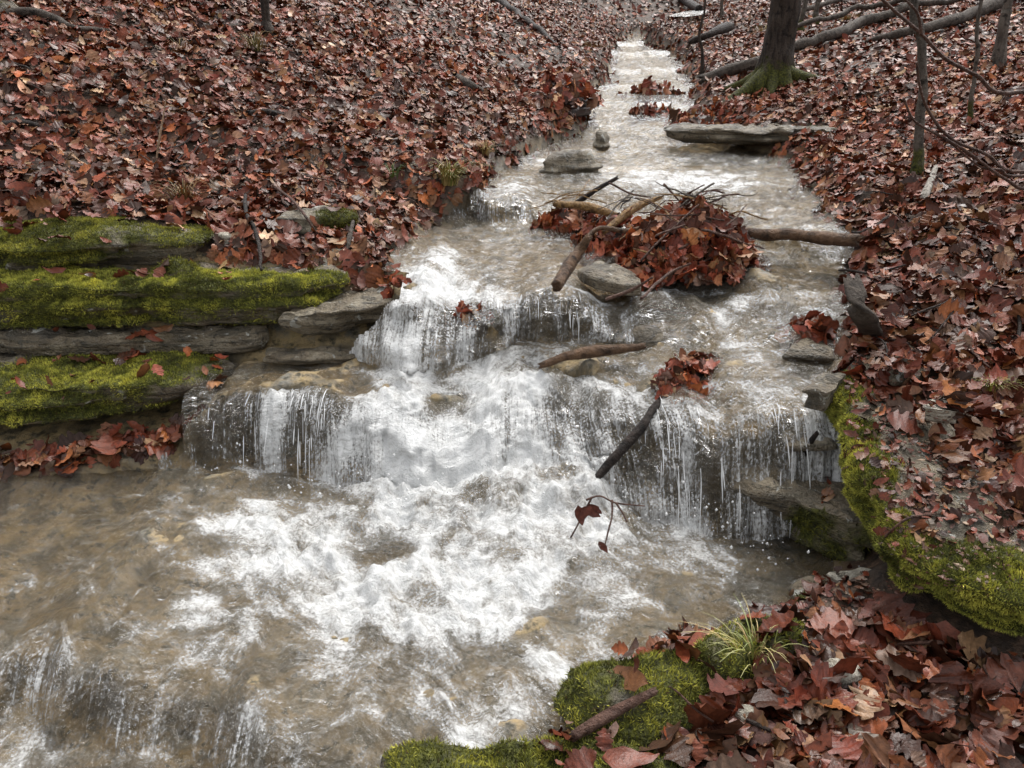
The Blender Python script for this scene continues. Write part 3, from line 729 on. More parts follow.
make_rock('rock_slab', 'added rock layer standing in for the dark shadow in the gap between the middle and lowest left ledges', 'rock',
          [(-3.4, 3.44), (-2.6, 3.46), (-2.0, 3.43), (-1.5, 3.46), (-1.2, 3.45), (-1.1, 3.55), (-3.4, 3.7)], .445, .09, seed=100, edge=.012, lump=.05, n=180, mossf=lambda V, n: .15 + .1 * n[:, 2], dens=30000, tone=.5)  # added slab, stands in for the dark shadow of the left recess
make_rock('rock_slab', 'thin flat flake of wet rock on the shelf below the middle left ledge', 'rock',
          [(-1.12, 3.38), (-.95, 3.35), (-.74, 3.37), (-.66, 3.43), (-.9, 3.47), (-1.14, 3.46)], .375, .035, seed=98, edge=.01, lump=.03, n=90)
# up the stream
def around(u, v, ru, rd, z, k=9, seed=0, ph=0):
    c = at_z(u, v, z); e = at_z(u + ru, v, z); r = e.x - c.x; g = np.random.default_rng(seed)
    return [(c.x + r * (1 + .15 * g.normal()) * math.cos(a), c.y + rd * (1 + .15 * g.normal()) * math.sin(a)) for a in np.linspace(0, 2 * math.pi, k, endpoint=False)]
make_rock('rock_slab', 'long flat layered grey slab on the right bank beside the upper stream', 'rock ledge',
          [(1.32, 7.05), (1.7, 6.9), (2.2, 6.75), (2.62, 6.72), (2.75, 6.95), (2.6, 7.35), (1.9, 7.5), (1.4, 7.35)], 1.085, .13, seed=101, edge=.03, lump=.05, undercut=.1, n=220, strata=.05,
          mossf=lambda V, n: .32 * smooth(2.0, 2.4, V[:, 0]), dens=9000, mh=.02, tone=.5)
make_rock('stone', 'brown smooth rock splitting the upper riffle on its left side', 'rock', around(567, 157, 26, .16, .93, seed=3), .965, .25, seed=102, n=90, edge=.09, gx=.06, lump=.03)
make_rock('stone', 'small dark rock standing in the white water upstream', 'rock', around(601, 131, 9, .09, 1.05, seed=4), 1.045, .15, seed=103, n=60, edge=.06)
make_rock('mossy_boulder', 'rounded ochre mossy boulder at the right edge of the far stream', 'rock', around(692, 66, 19, .35, 1.62, seed=5), 1.9, .5, seed=104, n=100, edge=.2, mossf=lambda V, n: .5 + 0 * n[:, 2], dens=9000, mh=.03, tone=.9)
make_rock('rock', 'flat rock with a green stripe under the debris pile, at the lip', 'rock',
          [P(584, 268, .70), P(600, 261, .70), P(630, 268, .70), P(636, 282, .68), P(620, 285, .67), P(594, 278, .67)], .69, .06, seed=105, n=110, edge=.012, lump=.012, gx=-.08,
          mossf=lambda V, n: .5 * np.exp(-((V[:, 1] - 3.82 + .35 * (V[:, 0] - .5)) / .05) ** 2), dens=40000, tone=.6)
for (u, v, ru, z, sd, lab) in ((330, 152, 9, 1.2, 6, 'grey rock showing through leaves mid left slope'), (590, 336, 20, .44, 7, 'wet ochre rock under the middle lip below the flat rock'), (650, 330, 20, .5, 8, 'wet tan rock in the cascade under the debris pile'),
                                (840, 683, 15, .07, 9, 'pale rounded stone in the near right leaf litter, right of the grass tuft'), (748, 712, 12, .08, 10, 'tan pebble in the near right leaf litter below the grass tuft'),
                                (222, 222, 8, .86, 12, 'small pale lichen stone left of the embedded mossy rock')):
    pl = v > 600 or u < 300
    r_ = at_z(u + ru, v, z).x - at_z(u, v, z).x
    zz = at_z(u, v, z)
    g0 = float(ground_z([zz.x], [zz.y])[0][0])
    make_rock('stone', lab, 'rock', around(u, v, ru, r_ * .8, z, seed=sd), g0 + r_ * (1.1 if pl else .7), r_ * 2.0, seed=110 + sd, n=60, edge=r_ * .55, lump=r_ * .3, top_noise=r_ * .2, strata=.004, mat=M_PALE if pl else M_ROCK)

# ------------------------------------------------------------------ ray casting on what is built
allV, allT, off = [GV], [tri_of([GF])], len(GV)
for V_, T_ in ROCKS: allV.append(V_); allT.append(T_ + off); off += len(V_)
allV = np.concatenate(allV); allT = np.concatenate(allT)
BVH = BVHTree.FromPolygons(allV.tolist(), allT.tolist())
EYE = Vector((0, 0, HC))
def on(u, v, lift=0.0):
    h = BVH.ray_cast(EYE, ray(u, v).normalized(), 200)
    p = h[0] if h[0] is not None else at_y(u, v, 30)
    return Vector((p.x, p.y, p.z + lift))
def drop(x, y):
    h = BVH.ray_cast(Vector((x, y, 12)), Vector((0, 0, -1)), 40)
    return h[0], h[1], h[2]

# ------------------------------------------------------------------ leaves
PAL = np.array([(.20, .052, .026), (.135, .038, .021), (.062, .026, .016), (.23, .105, .052), (.38, .235, .145), (.17, .105, .08), (.30, .095, .032), (.075, .036, .026)])
PALW = np.array([.27, .21, .14, .16, .05, .06, .07, .04])
PALN = ['rust red', 'deep red-brown', 'dark brown', 'tan brown', 'pale tan', 'grey-brown', 'orange-brown', 'blackish brown']
def leaf_proto(kind, seed):
    g = np.random.default_rng(seed)
    if kind == 'oak':
        n = 19; t = np.linspace(0, 1, n); nl = g.choice([3, 3.5, 4])
        env = .36 * np.sin(np.pi * np.clip(t, 0.005, .995) ** .8) ** .75 + .012
        def side(): return env * (1 + g.uniform(.15, .34) * np.cos(2 * np.pi * nl * t + g.uniform(-.6, .6)) + .07 * g.normal(0, 1, n)) * g.uniform(.8, 1.1)
        wl, wr = side(), side()
        sh = .22 * (wl - env * .9)
    elif kind == 'plain':
        n = 8; t = np.linspace(0, 1, n); wl = .21 * np.sin(np.pi * t ** .85) ** .8 + .01; wr = wl * g.uniform(.8, 1.1, n); sh = 0 * t
    else:
        n = 4; t = np.linspace(0, 1, n); wl = np.array([.04, .27, .28, .03]) * g.uniform(.7, 1.2, 4); wr = np.array([.04, .27, .28, .03]) * g.uniform(.7, 1.2, 4); sh = 0 * t
    fold, curl, cup, tw = g.uniform(-.35, .6), g.uniform(-.9, 1.2), g.uniform(-.8, 1.0), g.uniform(-.8, .8)
    y = t - .5; zc = curl * (t - .5) ** 2 * .55
    L = np.stack([-wl, y + sh, zc + fold * wl * .6 + cup * wl * wl + tw * (t - .5) * wl], 1)
    Rr = np.stack([wr, y + sh, zc + fold * wr * .6 + cup * wr * wr - tw * (t - .5) * wr], 1)
    Mi = np.stack([0 * t + .03 * np.sin(3 * t + seed), y, zc], 1)
    if kind == 'far':
        V = np.concatenate([L, Rr]); k = np.arange(n - 1)
        F = np.stack([k, k + n, k + n + 1, k + 1], 1); s = np.ones(2 * n)
    else:
        V = np.concatenate([L, Mi, Rr]); k = np.arange(n - 1)
        F = np.concatenate([np.stack([k, k + n, k + n + 1, k + 1], 1), np.stack([k + n, k + 2 * n, k + 2 * n + 1, k + n + 1], 1)])
        s = np.concatenate([np.ones(n), np.full(n, 1.35), np.ones(n)])
    V[:, 2] += .03 * g.normal(0, 1, len(V)) * (kind != 'far')
    return V, F, s
PROTO = {'oak': [leaf_proto('oak', 100 + i) for i in range(14)], 'plain': [leaf_proto('plain', 200 + i) for i in range(8)], 'far': [leaf_proto('far', 300 + i) for i in range(8)]}
def frames(Nrm, tilt, n):
    z = Nrm + rs.normal(0, tilt, (n, 3)); z[:, 2] = np.maximum(z[:, 2], .05); z /= np.linalg.norm(z, axis=1)[:, None]
    a = rs.normal(0, 1, (n, 3)); x = np.cross(z, a); x /= np.linalg.norm(x, axis=1)[:, None] + 1e-9
    return np.stack([x, np.cross(z, x), z], -1)
def leaf_parts(Pos, Fr, Sc, Colr, Wet, kinds):
    parts = []
    for kind, w in kinds: pass
    kk = np.array([k for k, _ in kinds]); pw = np.array([w for _, w in kinds]); pick = rs.choice(len(kk), len(Pos), p=pw / pw.sum())
    for i, kind in enumerate(kk):
        pr = PROTO[kind]; sub = rs.integers(0, len(pr), len(Pos))
        for j, (V, F, s) in enumerate(pr):
            ix = np.where((pick == i) & (sub == j))[0]
            if not len(ix): continue
            VV = np.einsum('nij,vj->nvi', Fr[ix], V) * Sc[ix, None, None] + Pos[ix, None]
            FF = (F[None] + (np.arange(len(ix)) * len(V))[:, None, None]).reshape(-1, 4)
            C = Colr[ix][:, None] * s[None, :, None]
            C = np.concatenate([C, np.ones(C.shape[:2] + (1,))], -1).reshape(-1, 4)
            parts.append((VV.reshape(-1, 3), [FF], {'col': C, 'wet': np.repeat(Wet[ix], len(V))}))
    return parts
def colours(n, P3=None):
    ci = rs.choice(len(PAL), n, p=PALW / PALW.sum())
    c = PAL[ci] * np.exp(rs.normal(0, .22, (n, 1))) * (1 + rs.normal(0, .05, (n, 3)))
    return ci, np.clip(c, .006, .7)

def y_of(P3): return P3[:, 1]
def scatter(x0, x1, y0, y1, dens, size, margin, kinds, tilt, lift, onrock=None):
    n = int((x1 - x0) * (y1 - y0) * dens)
    x = rs.uniform(x0, x1, n); y = rs.uniform(y0, y1, n)
    g, b, od = ground_z(x, y)
    u, v, f = project(np.stack([x, y, g], 1))
    ok = (u > -margin) & (u < 1024 + margin) & (v > -90) & (v < 960) & (f > .3)
    ok &= ~((y > 1.90 - .10 * (x - .5)) & (y < 2.75) & (x > .3) & (x < 1.45 - .25 * (y - 1.9)) & (rs.random(n) < .96) & (onrock is None))
    ok &= od > -.02 - .08 * (y > 8.5) + .07 * rs.random(n) - .05 * (rs.random(n) < .15)
    x, y = x[ok], y[ok]
    P3, N3, ok2 = [], [], []
    ng = len(GF) * 2
    for a, bb in zip(x, y):
        p, nn, fi = drop(a, bb)
        if p is None: continue
        if fi is not None and fi >= ng and rs.random() > (onrock if onrock is not None else .06 if (bb < 1.95 and a < 1.0) else .42 if (a > 1.3 and 1.9 < bb < 3.2) else .04): continue
        P3.append(p); N3.append(nn)
    P3, N3 = np.array(P3), np.array(N3); n = len(P3)
    patch = fbm(P3 * .9, 2, 77)
    ci, C = colours(n)
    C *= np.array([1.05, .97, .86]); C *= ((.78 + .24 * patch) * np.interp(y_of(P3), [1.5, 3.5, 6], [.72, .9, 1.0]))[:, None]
    S_ = size * np.clip(np.exp(rs.normal(-.08, .36, n)), .35, 1.4)
    P3[:, 2] += rs.random(n) ** 1.5 * lift + .006
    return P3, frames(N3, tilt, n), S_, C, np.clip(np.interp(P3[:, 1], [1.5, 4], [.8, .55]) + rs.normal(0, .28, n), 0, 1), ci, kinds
bands = [scatter(-4.2, 3.6, 1.15, 4.4, 1150, .090, 260, (('oak', .66), ('plain', .34)), .42, .045),
         scatter(-8.5, 8, 4.4, 8.5, 900, .080, 240, (('oak', .6), ('plain', .4)), .38, .045),
         scatter(-15, 16, 8.5, 19, 380, .085, 200, (('plain', .35), ('far', .65)), .4, .05),
         scatter(-28, 32, 19, 44, 100, .13, 160, (('far', 1),), .5, .06),
         scatter(.75, 2.1, 1.85, 3.1, 1900, .036, 100, (('plain', .5), ('far', .25), ('oak', .25)), .45, .012, .8), scatter(-4.2, 3.6, 1.3, 6.0, 260, .035, 200, (('plain', .7), ('far', .3)), .6, .07, .1)]
# the largest-looking leaves of the near bank are things of their own
Pn, Fn, Sn, Cn, Wn, cin, kn = bands[0]
u_, v_, f_ = project(Pn)
vis = (u_ > 560) & (u_ < 1020) & (v_ > 560) & (v_ < 764)
score = np.where(vis, Sn / f_, 0) * (1 + 3 * (Pn[:, 2] - Pn[:, 2].min()))
top = np.argsort(-score)[:min(int(vis.sum()), 260)]
LEAFN = {}
rest = np.ones(len(Pn), bool); rest[top] = False
for i in top:
    kind = 'oak' if rs.random() < .75 else 'plain'
    V, F, s = PROTO[kind][rs.integers(0, len(PROTO[kind]))]
    VV = (V @ Fn[i].T) * Sn[i] * 1.1
    C = np.concatenate([Cn[i][None] * s[:, None], np.ones((len(V), 1))], 1)
    o = link('fallen_leaf', mesh_from('fallen_leaf', VV, [F], M_LEAF, {'col': C, 'wet': np.full(len(V), Wn[i])}))
    o.location = Pn[i]
    place = 'left of the grass tuft' if u_[i] < 700 else ('below the mossy right ledge' if u_[i] > 860 else 'right of the grass tuft')
    tag(o, f'wet {PALN[cin[i]]} fallen leaf on the near bank {place}', 'leaf', f'{PALN[cin[i]]} fallen leaves {place}')
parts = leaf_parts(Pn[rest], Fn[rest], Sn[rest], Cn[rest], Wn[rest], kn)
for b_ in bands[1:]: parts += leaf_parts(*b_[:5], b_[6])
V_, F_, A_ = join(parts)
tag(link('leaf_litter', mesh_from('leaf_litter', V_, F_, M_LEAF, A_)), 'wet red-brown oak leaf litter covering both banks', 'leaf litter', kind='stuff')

def leaf_heap(name, label, cen, rx, ry, h, n, size=.09, tilt=.8, group=None, seed=1, kinds=(('oak', .7), ('plain', .3)), rot=0.0):
    cen = (cen[0], cen[1], max(float(level([cen[0]], [cen[1]])[0]), float(ground_z([cen[0]], [cen[1]])[0][0])) - .04)
    a = rs.uniform(0, 2 * np.pi, n); r = np.sqrt(rs.random(n)) * (1 + .35 * vnoise(xyz(np.cos(a) * 1.6 + seed, np.sin(a) * 1.6), seed)); ca, sa = math.cos(rot), math.sin(rot)
    lx, ly = rx * r * np.cos(a), ry * r * np.sin(a)
    Pp = np.stack([cen[0] + lx * ca - ly * sa, cen[1] + lx * sa + ly * ca, cen[2] + h * np.maximum(1 - r ** 2, .04) * rs.uniform(.25, 1.05, n) * (1 + .4 * fbm(xyz(lx * 9, ly * 9), 2, seed))], 1)
    ci, C = colours(n); C *= np.array([1.05, .95, .9])
    out = np.stack([lx * ca - ly * sa, lx * sa + ly * ca, np.full(n, .35 * max(rx, ry))], 1); out /= np.linalg.norm(out, axis=1)[:, None]
    V, F, A = join(leaf_parts(Pp, frames(out, tilt, n), size * np.exp(rs.normal(0, .25, n)), C, np.clip(.7 + rs.normal(0, .25, n), 0, 1), kinds))
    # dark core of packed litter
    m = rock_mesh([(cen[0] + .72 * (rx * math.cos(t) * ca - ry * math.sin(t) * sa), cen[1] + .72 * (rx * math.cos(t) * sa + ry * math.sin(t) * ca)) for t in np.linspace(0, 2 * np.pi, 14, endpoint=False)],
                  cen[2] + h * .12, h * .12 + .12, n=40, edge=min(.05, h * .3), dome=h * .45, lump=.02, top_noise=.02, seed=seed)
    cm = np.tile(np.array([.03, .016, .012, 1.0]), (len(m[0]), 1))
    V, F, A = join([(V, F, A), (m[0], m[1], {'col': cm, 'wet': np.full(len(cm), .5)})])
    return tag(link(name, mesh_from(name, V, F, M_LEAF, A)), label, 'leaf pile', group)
def cen(u, v, z): q = at_z(u, v, z); return (q.x, q.y, z)
def cenw(u, v):
    d = ray(u, v); ys = np.arange(1.3, 22, .02); k = ys / d.y
    z = HC + d.z * k; lv = level(d.x * k, ys); i = int(np.argmax(z < lv)); return (d.x * k[i], ys[i], lv[i])
leaf_heap('leaf_pile', 'big heap of red-brown leaves and twigs dammed in the middle of the stream', (.88, 4.06, 0), .40, .42, .31, 1150, .08, seed=2, tilt=.9)
leaf_heap('leaf_pile', 'low leaf clump at the left end of the log jam in midstream', (.36, 4.78, 0), .27, .14, .14, 240, .07, seed=3)
leaf_heap('leaf_pile', 'ragged leaves packed between the split logs in midstream', (.62, 4.45, 0), .30, .22, .16, 300, .075, seed=33)
leaf_heap('leaf_pile', 'wet leaf clump plastered on the rock at the right fall lip', (.74, 3.02, 0), .20, .11, .10, 200, .068, rot=.7, seed=4)
leaf_heap('leaf_pile', 'dark wet leaf clump at the pool edge above the moss cushion', cen(692, 630, .03), .08, .045, .04, 50, .06, seed=5)
leaf_heap('leaf_pile', 'reddish leaves washed over by the cascade beside the left slab', cen(470, 328, .48), .10, .07, .05, 50, .07, seed=6)
leaf_heap('leaf_pile', 'small leaf bunch beside the tip of the grey left slab', cen(400, 322, .46), .05, .09, .06, 40, .06, seed=7)
leaf_heap('leaf_pile', 'flat raft of leaves caught in the upstream white water', cenw(655, 111), .30, .16, .10, 120, .09, seed=8)
leaf_heap('leaf_pile', 'dark leaf clumps on the farthest midstream rocks', cenw(655, 92), .34, .2, .18, 120, .09, seed=9)
leaf_heap('leaf_pile', 'leaf bundle pressed against the upright bark piece on the right edge', cen(815, 312, .62), .13, .10, .08, 80, .08, seed=10)
leaf_heap('leaf_pile', 'leaves piled beside the dark flat stone above the right fall', cen(862, 368, .56), .10, .12, .09, 70, .08, seed=12)
leaf_heap('leaf_pile', 'leaf mound bulging over the left bank of the upper stream', (.50, 8.3, 0), .34, .6, .30, 420, .095, seed=13)
leaf_heap('leaf_pile', 'leaf drift heaped upstream of the layered grey slab', (1.9, 8.2, 0), .45, .5, .2, 200, .09, seed=14)

# ------------------------------------------------------------------ dead wood
def log(name, label, pts, radii, mat, cat='log', rough=.25, freq=9, n=12, seed=0, group=None, wob=0.0, parent=None, flat=1.0, sub=5):
    V, F, A = tube(pts, radii, n, rough, freq, seed, sub, flat, wob=wob)
    o = link(name, mesh_from(name, V, F, mat, {'moss': np.zeros(len(V))}), parent)
    return tag(o, label, cat, group) if label else o
log('fallen_log', 'hollow grey log on the ground just left of the big tree', [on(703, 86, .07), on(728, 79, .09), on(762, 70, .1), on(785, 62, .1)], [0.061, 0.068, 0.061, 0.054], M_LOG, seed=1)
log('fallen_log', 'thick grey log running uphill from behind the big tree', [on(784, 58, .08), on(808, 51, .1), on(834, 43, .1), on(858, 32, .1), on(885, 22, .1), on(915, 12, .1)], [0.061, 0.068, 0.068, 0.068, 0.061, 0.054], M_LOG, seed=2, wob=.05)
log('fallen_log', 'thin dark pole lying across the upper right slope above the thick log', [on(789, 41, .2), on(822, 33, .2), on(862, 25, .25), on(905, 17, .2), on(945, 12, .15), on(1010, 3, .1), on(1060, -4, .1)], [0.031, 0.034, 0.037, 0.037, 0.034, 0.034, 0.027], M_LOG, seed=3, wob=.06)
log('fallen_log', 'long curved grey log low on the far right slope with a broad upper end', [on(866, 46, .05), on(898, 41, .08), on(945, 32, .1), on(985, 20, .14), on(1024, 2, .16), on(1060, -14, .2)], [0.020, 0.048, 0.061, 0.075, 0.095, 0.109], M_LOG, seed=4, wob=.03)
log('fallen_log', 'thin upper log near the top right with moss around it', [on(790, 24, .15), on(820, 15, .15), on(858, 3, .15), on(900, -8, .15)], [0.034, 0.041, 0.041, 0.034], M_LOG, seed=5)
log('fallen_log', 'dark log with a black broken end across the far right bank', [on(690, 50, .12), on(708, 44, .14), on(728, 37, .16)], [0.041, 0.061, 0.082], M_DARKWOOD, seed=6, rough=.4)
log('fallen_log', 'dark log spanning the far end of the stream beside white water', [on(680, 2, .1), on(690, 10, .12), on(699, 16, .12)], [0.082, 0.088, 0.082], M_DARKWOOD, seed=7)
log('fallen_log', 'wet brown log lying in the stream from the debris heap to the right bank', [cen(738, 231, .77), cen(765, 235, .77), cen(790, 234, .78), cen(820, 238, .78), cen(856, 240, .80)], [.025, .036, .03, .034, .03], M_BROWNLOG, seed=8, rough=.35)
log('fallen_branch', 'dark forked branch lying down the upper middle leaf slope', [on(478, -4, .05), on(503, 9, .08), on(534, 30, .06), on(560, 50, .03)], [.07, .06, .045, .02], M_DARKWOOD, 'branch', seed=9, wob=.05)
log('fallen_branch', 'thin stick lying along the leaf slope under the top left boulder', [on(-6, 20, .04), on(38, 21, .05), on(58, 26, .05), on(73, 34, .04), on(110, 33, .03)], [.03, .028, .024, .02, .012], M_LOG, 'branch', seed=10, wob=.02)
log('fallen_branch', 'dark stick lying near the middle of the left leaf slope', [on(250, 117, .03), on(275, 118, .04), on(300, 124, .03)], [.018, .022, .01], M_DARKWOOD, 'branch', seed=11, wob=.02)
log('fallen_branch', 'dark twig piece on the leaf slope at the far left', [on(0, 131, .03), on(25, 130, .04), on(50, 134, .03)], [.02, .018, .01], M_DARKWOOD, 'branch', seed=12)
log('fallen_branch', 'pale broken stick on the right leaves below the mossy-footed sapling', [on(921, 208, .04), on(927, 195, .05), on(934, 176, .05)], [.022, .02, .014], mat_bark('pale_stick', (.25, .22, .18), (.6, .56, .5)), 'branch', seed=13)
log('fallen_branch', 'short grey stick on the leaf slope left of the upper stream', [on(459, 82, .03), on(470, 90, .04), on(484, 97, .03)], [.035, .04, .03], M_LOG, 'branch', seed=14)
log('fallen_branch', 'dark curved root stick standing among leaves above the middle left ledge', [on(246, 208, .06), on(248, 228, .05), on(259, 248, .05), on(262, 276, .03)], [.010, .012, .010, .006], M_DARKWOOD, 'branch', seed=15, wob=.02)
log('fallen_branch', 'thin bent twig over the small mossy rock above the left ledges', [on(272, 190, .03), on(292, 210, .06), on(305, 224, .05), on(318, 239, .02)], [.008, .008, .007, .005], M_TWIG, 'branch', seed=16)
log('fallen_branch', 'upright twig stub in the leaves right of the small mossy rock', [on(348, 262, .0), on(350, 250, .05), on(354, 238, .08)], [.012, .014, .01], M_LOG, 'branch', seed=17)
log('driftwood_log', 'split yellow log on top of the midstream log jam', [at_y(558, 204, 4.7), at_y(588, 207, 4.6), at_y(618, 216, 4.5)], [.022, .026, .02], M_YELLOW, seed=18, rough=.4)
log('driftwood_log', 'pale split piece of wood leaning on the midstream leaf heap', [at_y(604, 232, 4.25), at_y(620, 219, 4.35), at_y(640, 205, 4.45), at_y(662, 197, 4.5)], [.014, .026, .02, .008], M_YELLOW, seed=19, rough=.4)
log('driftwood_log', 'broken log with a torn orange end beside the flat rock', [cen(557, 285, .70), cen(568, 268, .74), cen(580, 250, .80), cen(588, 238, .86)], [.024, .027, .024, .018], M_BROWNLOG, seed=20, rough=.4)
log('driftwood_log', 'dark stick poking up from the left of the log jam', [at_y(575, 204, 4.8), at_y(596, 190, 4.8), at_y(617, 178, 4.8)], [.017, .015, .011], M_DARKWOOD, 'branch', seed=21)
log('driftwood_log', 'long brown branch leaning across the front of the leaf heap', [at_y(585, 240, 4.1), at_y(600, 228, 4.15), at_y(630, 231, 4.1), at_y(660, 220, 4.1), at_y(680, 210, 4.15)], [.010, .012, .013, .012, .008], M_BROWNLOG, 'branch', seed=22)
log('driftwood_log', 'dark knobbly stick standing in the right fall below the leaf clump', [at_y(588, 487, 2.60), at_y(602, 468, 2.65), at_y(628, 440, 2.70), at_y(650, 412, 2.77), at_y(664, 390, 2.90)], [.009, .014, .016, .016, .010], M_DARKWOOD, 'branch', seed=23, wob=.03, rough=.5)
log('driftwood_log', 'half sunken brown stick lying across the top of the centre fall', [cen(540, 366, .40), cen(565, 357, .44), cen(595, 350, .47), cen(645, 343, .50)], [.012, .022, .026, .014], M_BROWNLOG, 'branch', seed=24, wob=.02, rough=.4)
log('driftwood_log', 'short dark twig standing up in the centre of the plunge pool', [cen(590, 464, .10), cen(587, 452, .16), cen(585, 438, .2)], [.008, .008, .005], M_DARKWOOD, 'branch', seed=25)
log('bark_piece', 'upright grey slab of bark leaning on the right stream edge', [on(872, 334, .0), cen(862, 312, .74), cen(853, 282, .84)], [.05, .055, .035], M_LOG, seed=26, flat=.4, rough=.4)
log('driftwood_log', 'brown broken stick lying on the near mossy rock', [on(574, 742, .02), on(612, 722, .03), on(652, 701, .03)], [.012, .017, .012], M_TWIG, 'branch', seed=27, rough=.4)
log('fallen_branch', 'dark bent twig at the back of the wet leaves on the right rock shelf', [on(797, 470, .02), on(806, 458, .05), on(815, 444, .04)], [.012, .012, .008], M_DARKWOOD, 'branch', seed=28)
log('fallen_branch', 'thin twig resting on the bright moss of the right ledge', [on(884, 540, .01), on(905, 528, .03), on(935, 520, .02)], [.003, .004, .002], M_TWIG, 'branch', seed=29, n=6)
for i, (a, b, c_, r) in enumerate([((640, 262), (668, 232), (700, 204), .006), ((700, 228), (728, 238), (762, 250), .007), ((610, 182), (628, 190), (652, 197), .006), ((662, 184), (670, 192), (680, 202), .007), ((640, 300), (668, 276), (690, 262), .007),
                                     ((655, 238), (690, 226), (730, 232), .005), ((668, 262), (700, 240), (715, 225), .005), ((700, 262), (735, 250), (766, 262), .006), ((605, 300), (628, 290), (652, 278), .008), ((725, 228), (738, 214), (748, 206), .004)]):
    d_ = .10 if a[1] < 290 else .02
    log('twig', ['thin grey twig slanting up the left face of the big leaf heap', 'brown twig lying along the right side of the big leaf heap', 'reddish twig on the back of the log jam', 'short dark twig sticking up behind the big leaf heap', 'twig bridging the flat rock and the leaf heap foot',
                 'fine twig across the crown of the big leaf heap', 'fine twig in the middle of the big leaf heap', 'brown twig at the right foot of the big leaf heap', 'dark twig over the small hollow under the flat rock', 'short fine twig at the top right of the leaf heap'][i],
        [at_y(*a, 3.78 if a[0] > 630 and a[1] > 215 else 4.4), at_y(*b, 3.85 if b[0] > 640 and a[1] > 215 else 4.4), at_y(*c_, 3.95 if a[0] > 630 and a[1] > 215 else 4.4)] if i not in (4, 8) else [cen(*a, .70), cen(*b, .74), cen(*c_, .8)], [r, r, r * .6], M_TWIG, 'twig', group='twigs in the midstream debris heap', n=6, seed=40 + i, wob=.02)
gt = np.random.default_rng(21)
for i in range(34):
    c_ = [(.90, 4.06, .38, .40, .26), (.62, 4.45, .30, .22, .17), (.36, 4.78, .25, .14, .15)][i % 3 if i < 18 else 0]
    a0, r0_ = gt.uniform(0, 6.28), gt.uniform(0, .9); x, y = c_[0] + c_[2] * r0_ * math.cos(a0), c_[1] + c_[3] * r0_ * math.sin(a0)
    z = float(level([x], [y])[0]) + c_[4] * (1 - r0_ ** 2) * .95 + .03; L_ = gt.uniform(.08, .22); a1 = gt.uniform(0, 6.28); up_ = gt.uniform(-.4, .5)
    d = Vector((math.cos(a1), math.sin(a1), up_)) * L_
    b_ = Vector((x, y, z)); r_ = gt.uniform(.0025, .006)
    log('twig', 'thin bare twig tangled among the leaves of the midstream debris', [b_ - d, b_ + Vector((0, 0, .015)), b_ + d], [r_, r_, r_ * .5], [M_TWIG, M_LOG, M_YELLOW][i % 3], 'twig', group='twigs tangled in the midstream debris', n=6, seed=200 + i, wob=.03)
# twigs in the litter
tw = [(300, 60), (150, 80), (420, 130), (60, 170), (360, 90), (450, 60), (200, 130), (480, 150), (330, 190), (120, 55), (400, 200), (880, 230), (960, 260), (990, 120), (850, 120), (940, 330), (1000, 300), (900, 140), (830, 160), (870, 200), (990, 700), (830, 720), (920, 660), (760, 740), (690, 720)]
tw += [(gt.uniform(0, 560), gt.uniform(20, 200)) for _ in range(45)] + [(gt.uniform(830, 1024), gt.uniform(90, 380)) for _ in range(30)]
tw = [q for q in tw if not (430 < q[0] < 560 and q[1] > 110)]
for i, (u, v) in enumerate(tw):
    p = on(u, v); L_ = rs.uniform(.12, .35) * (.6 if v > 600 else 1); a = rs.uniform(0, 6.28)
    q = [Vector((p.x + L_ * s * math.cos(a), p.y + L_ * s * math.sin(a), 0)) for s in (-.5, 0, .5)]
    for k in q:
        h = drop(k.x, k.y)[0]; k.z = (h.z if h and abs(h.z - p.z) < .07 else p.z) + .045
    side = 'the left leaf slope' if u < 600 else ('the near bank by the grass tuft' if v > 600 else 'the right leaf bank')
    r_ = rs.uniform(.003, .007)
    log('twig', f'thin dead twig lying loose on {side}', q, [r_, r_, r_ * .5], M_TWIG if i % 2 else M_DARKWOOD, 'twig', group=f'loose twigs on {side}', n=6, seed=60 + i, wob=.03)

# ------------------------------------------------------------------ trees, saplings, shrub
tb = on(772, 86)
tree = tag(bpy.data.objects.new('tree', None), 'thick dark-barked tree with mossy roots on the right bank', 'tree'); COL.objects.link(tree)
tree.location = tb
def rel(*p): return tuple(p)
V, F, A = tube([(0, 0, -.3), (0, 0, 0), (.01, 0, .15), (.02, 0, .4), (.05, 0, 1.0), (.06, .03, 2.5), (.0, .1, 5), (.1, .2, 9)], [.26, .22, .175, .15, .14, .13, .10, .05], 40, .16, 7, 5, 12)
ang = np.arctan2(V[:, 1], V[:, 0]); rr_ = np.hypot(V[:, 0], V[:, 1])
fl = np.clip(1 - V[:, 2] / .45, 0, 1) ** 2 * .07 * (np.sin(ang * 5 + 1) + .4)
V[:, 0] += np.cos(ang) * fl; V[:, 1] += np.sin(ang) * fl
vert = vnoise(np.stack([np.cos(ang) * 9, np.sin(ang) * 9, V[:, 2] * 1.6], 1), 4) ** 2
V[:, 0] -= np.cos(ang) * .03 * vert; V[:, 1] -= np.sin(ang) * .03 * vert
link('trunk', mesh_from('trunk', V, F, M_BARK, {'moss': np.clip(.85 - V[:, 2] * 2.0, 0, 1)}), tree)
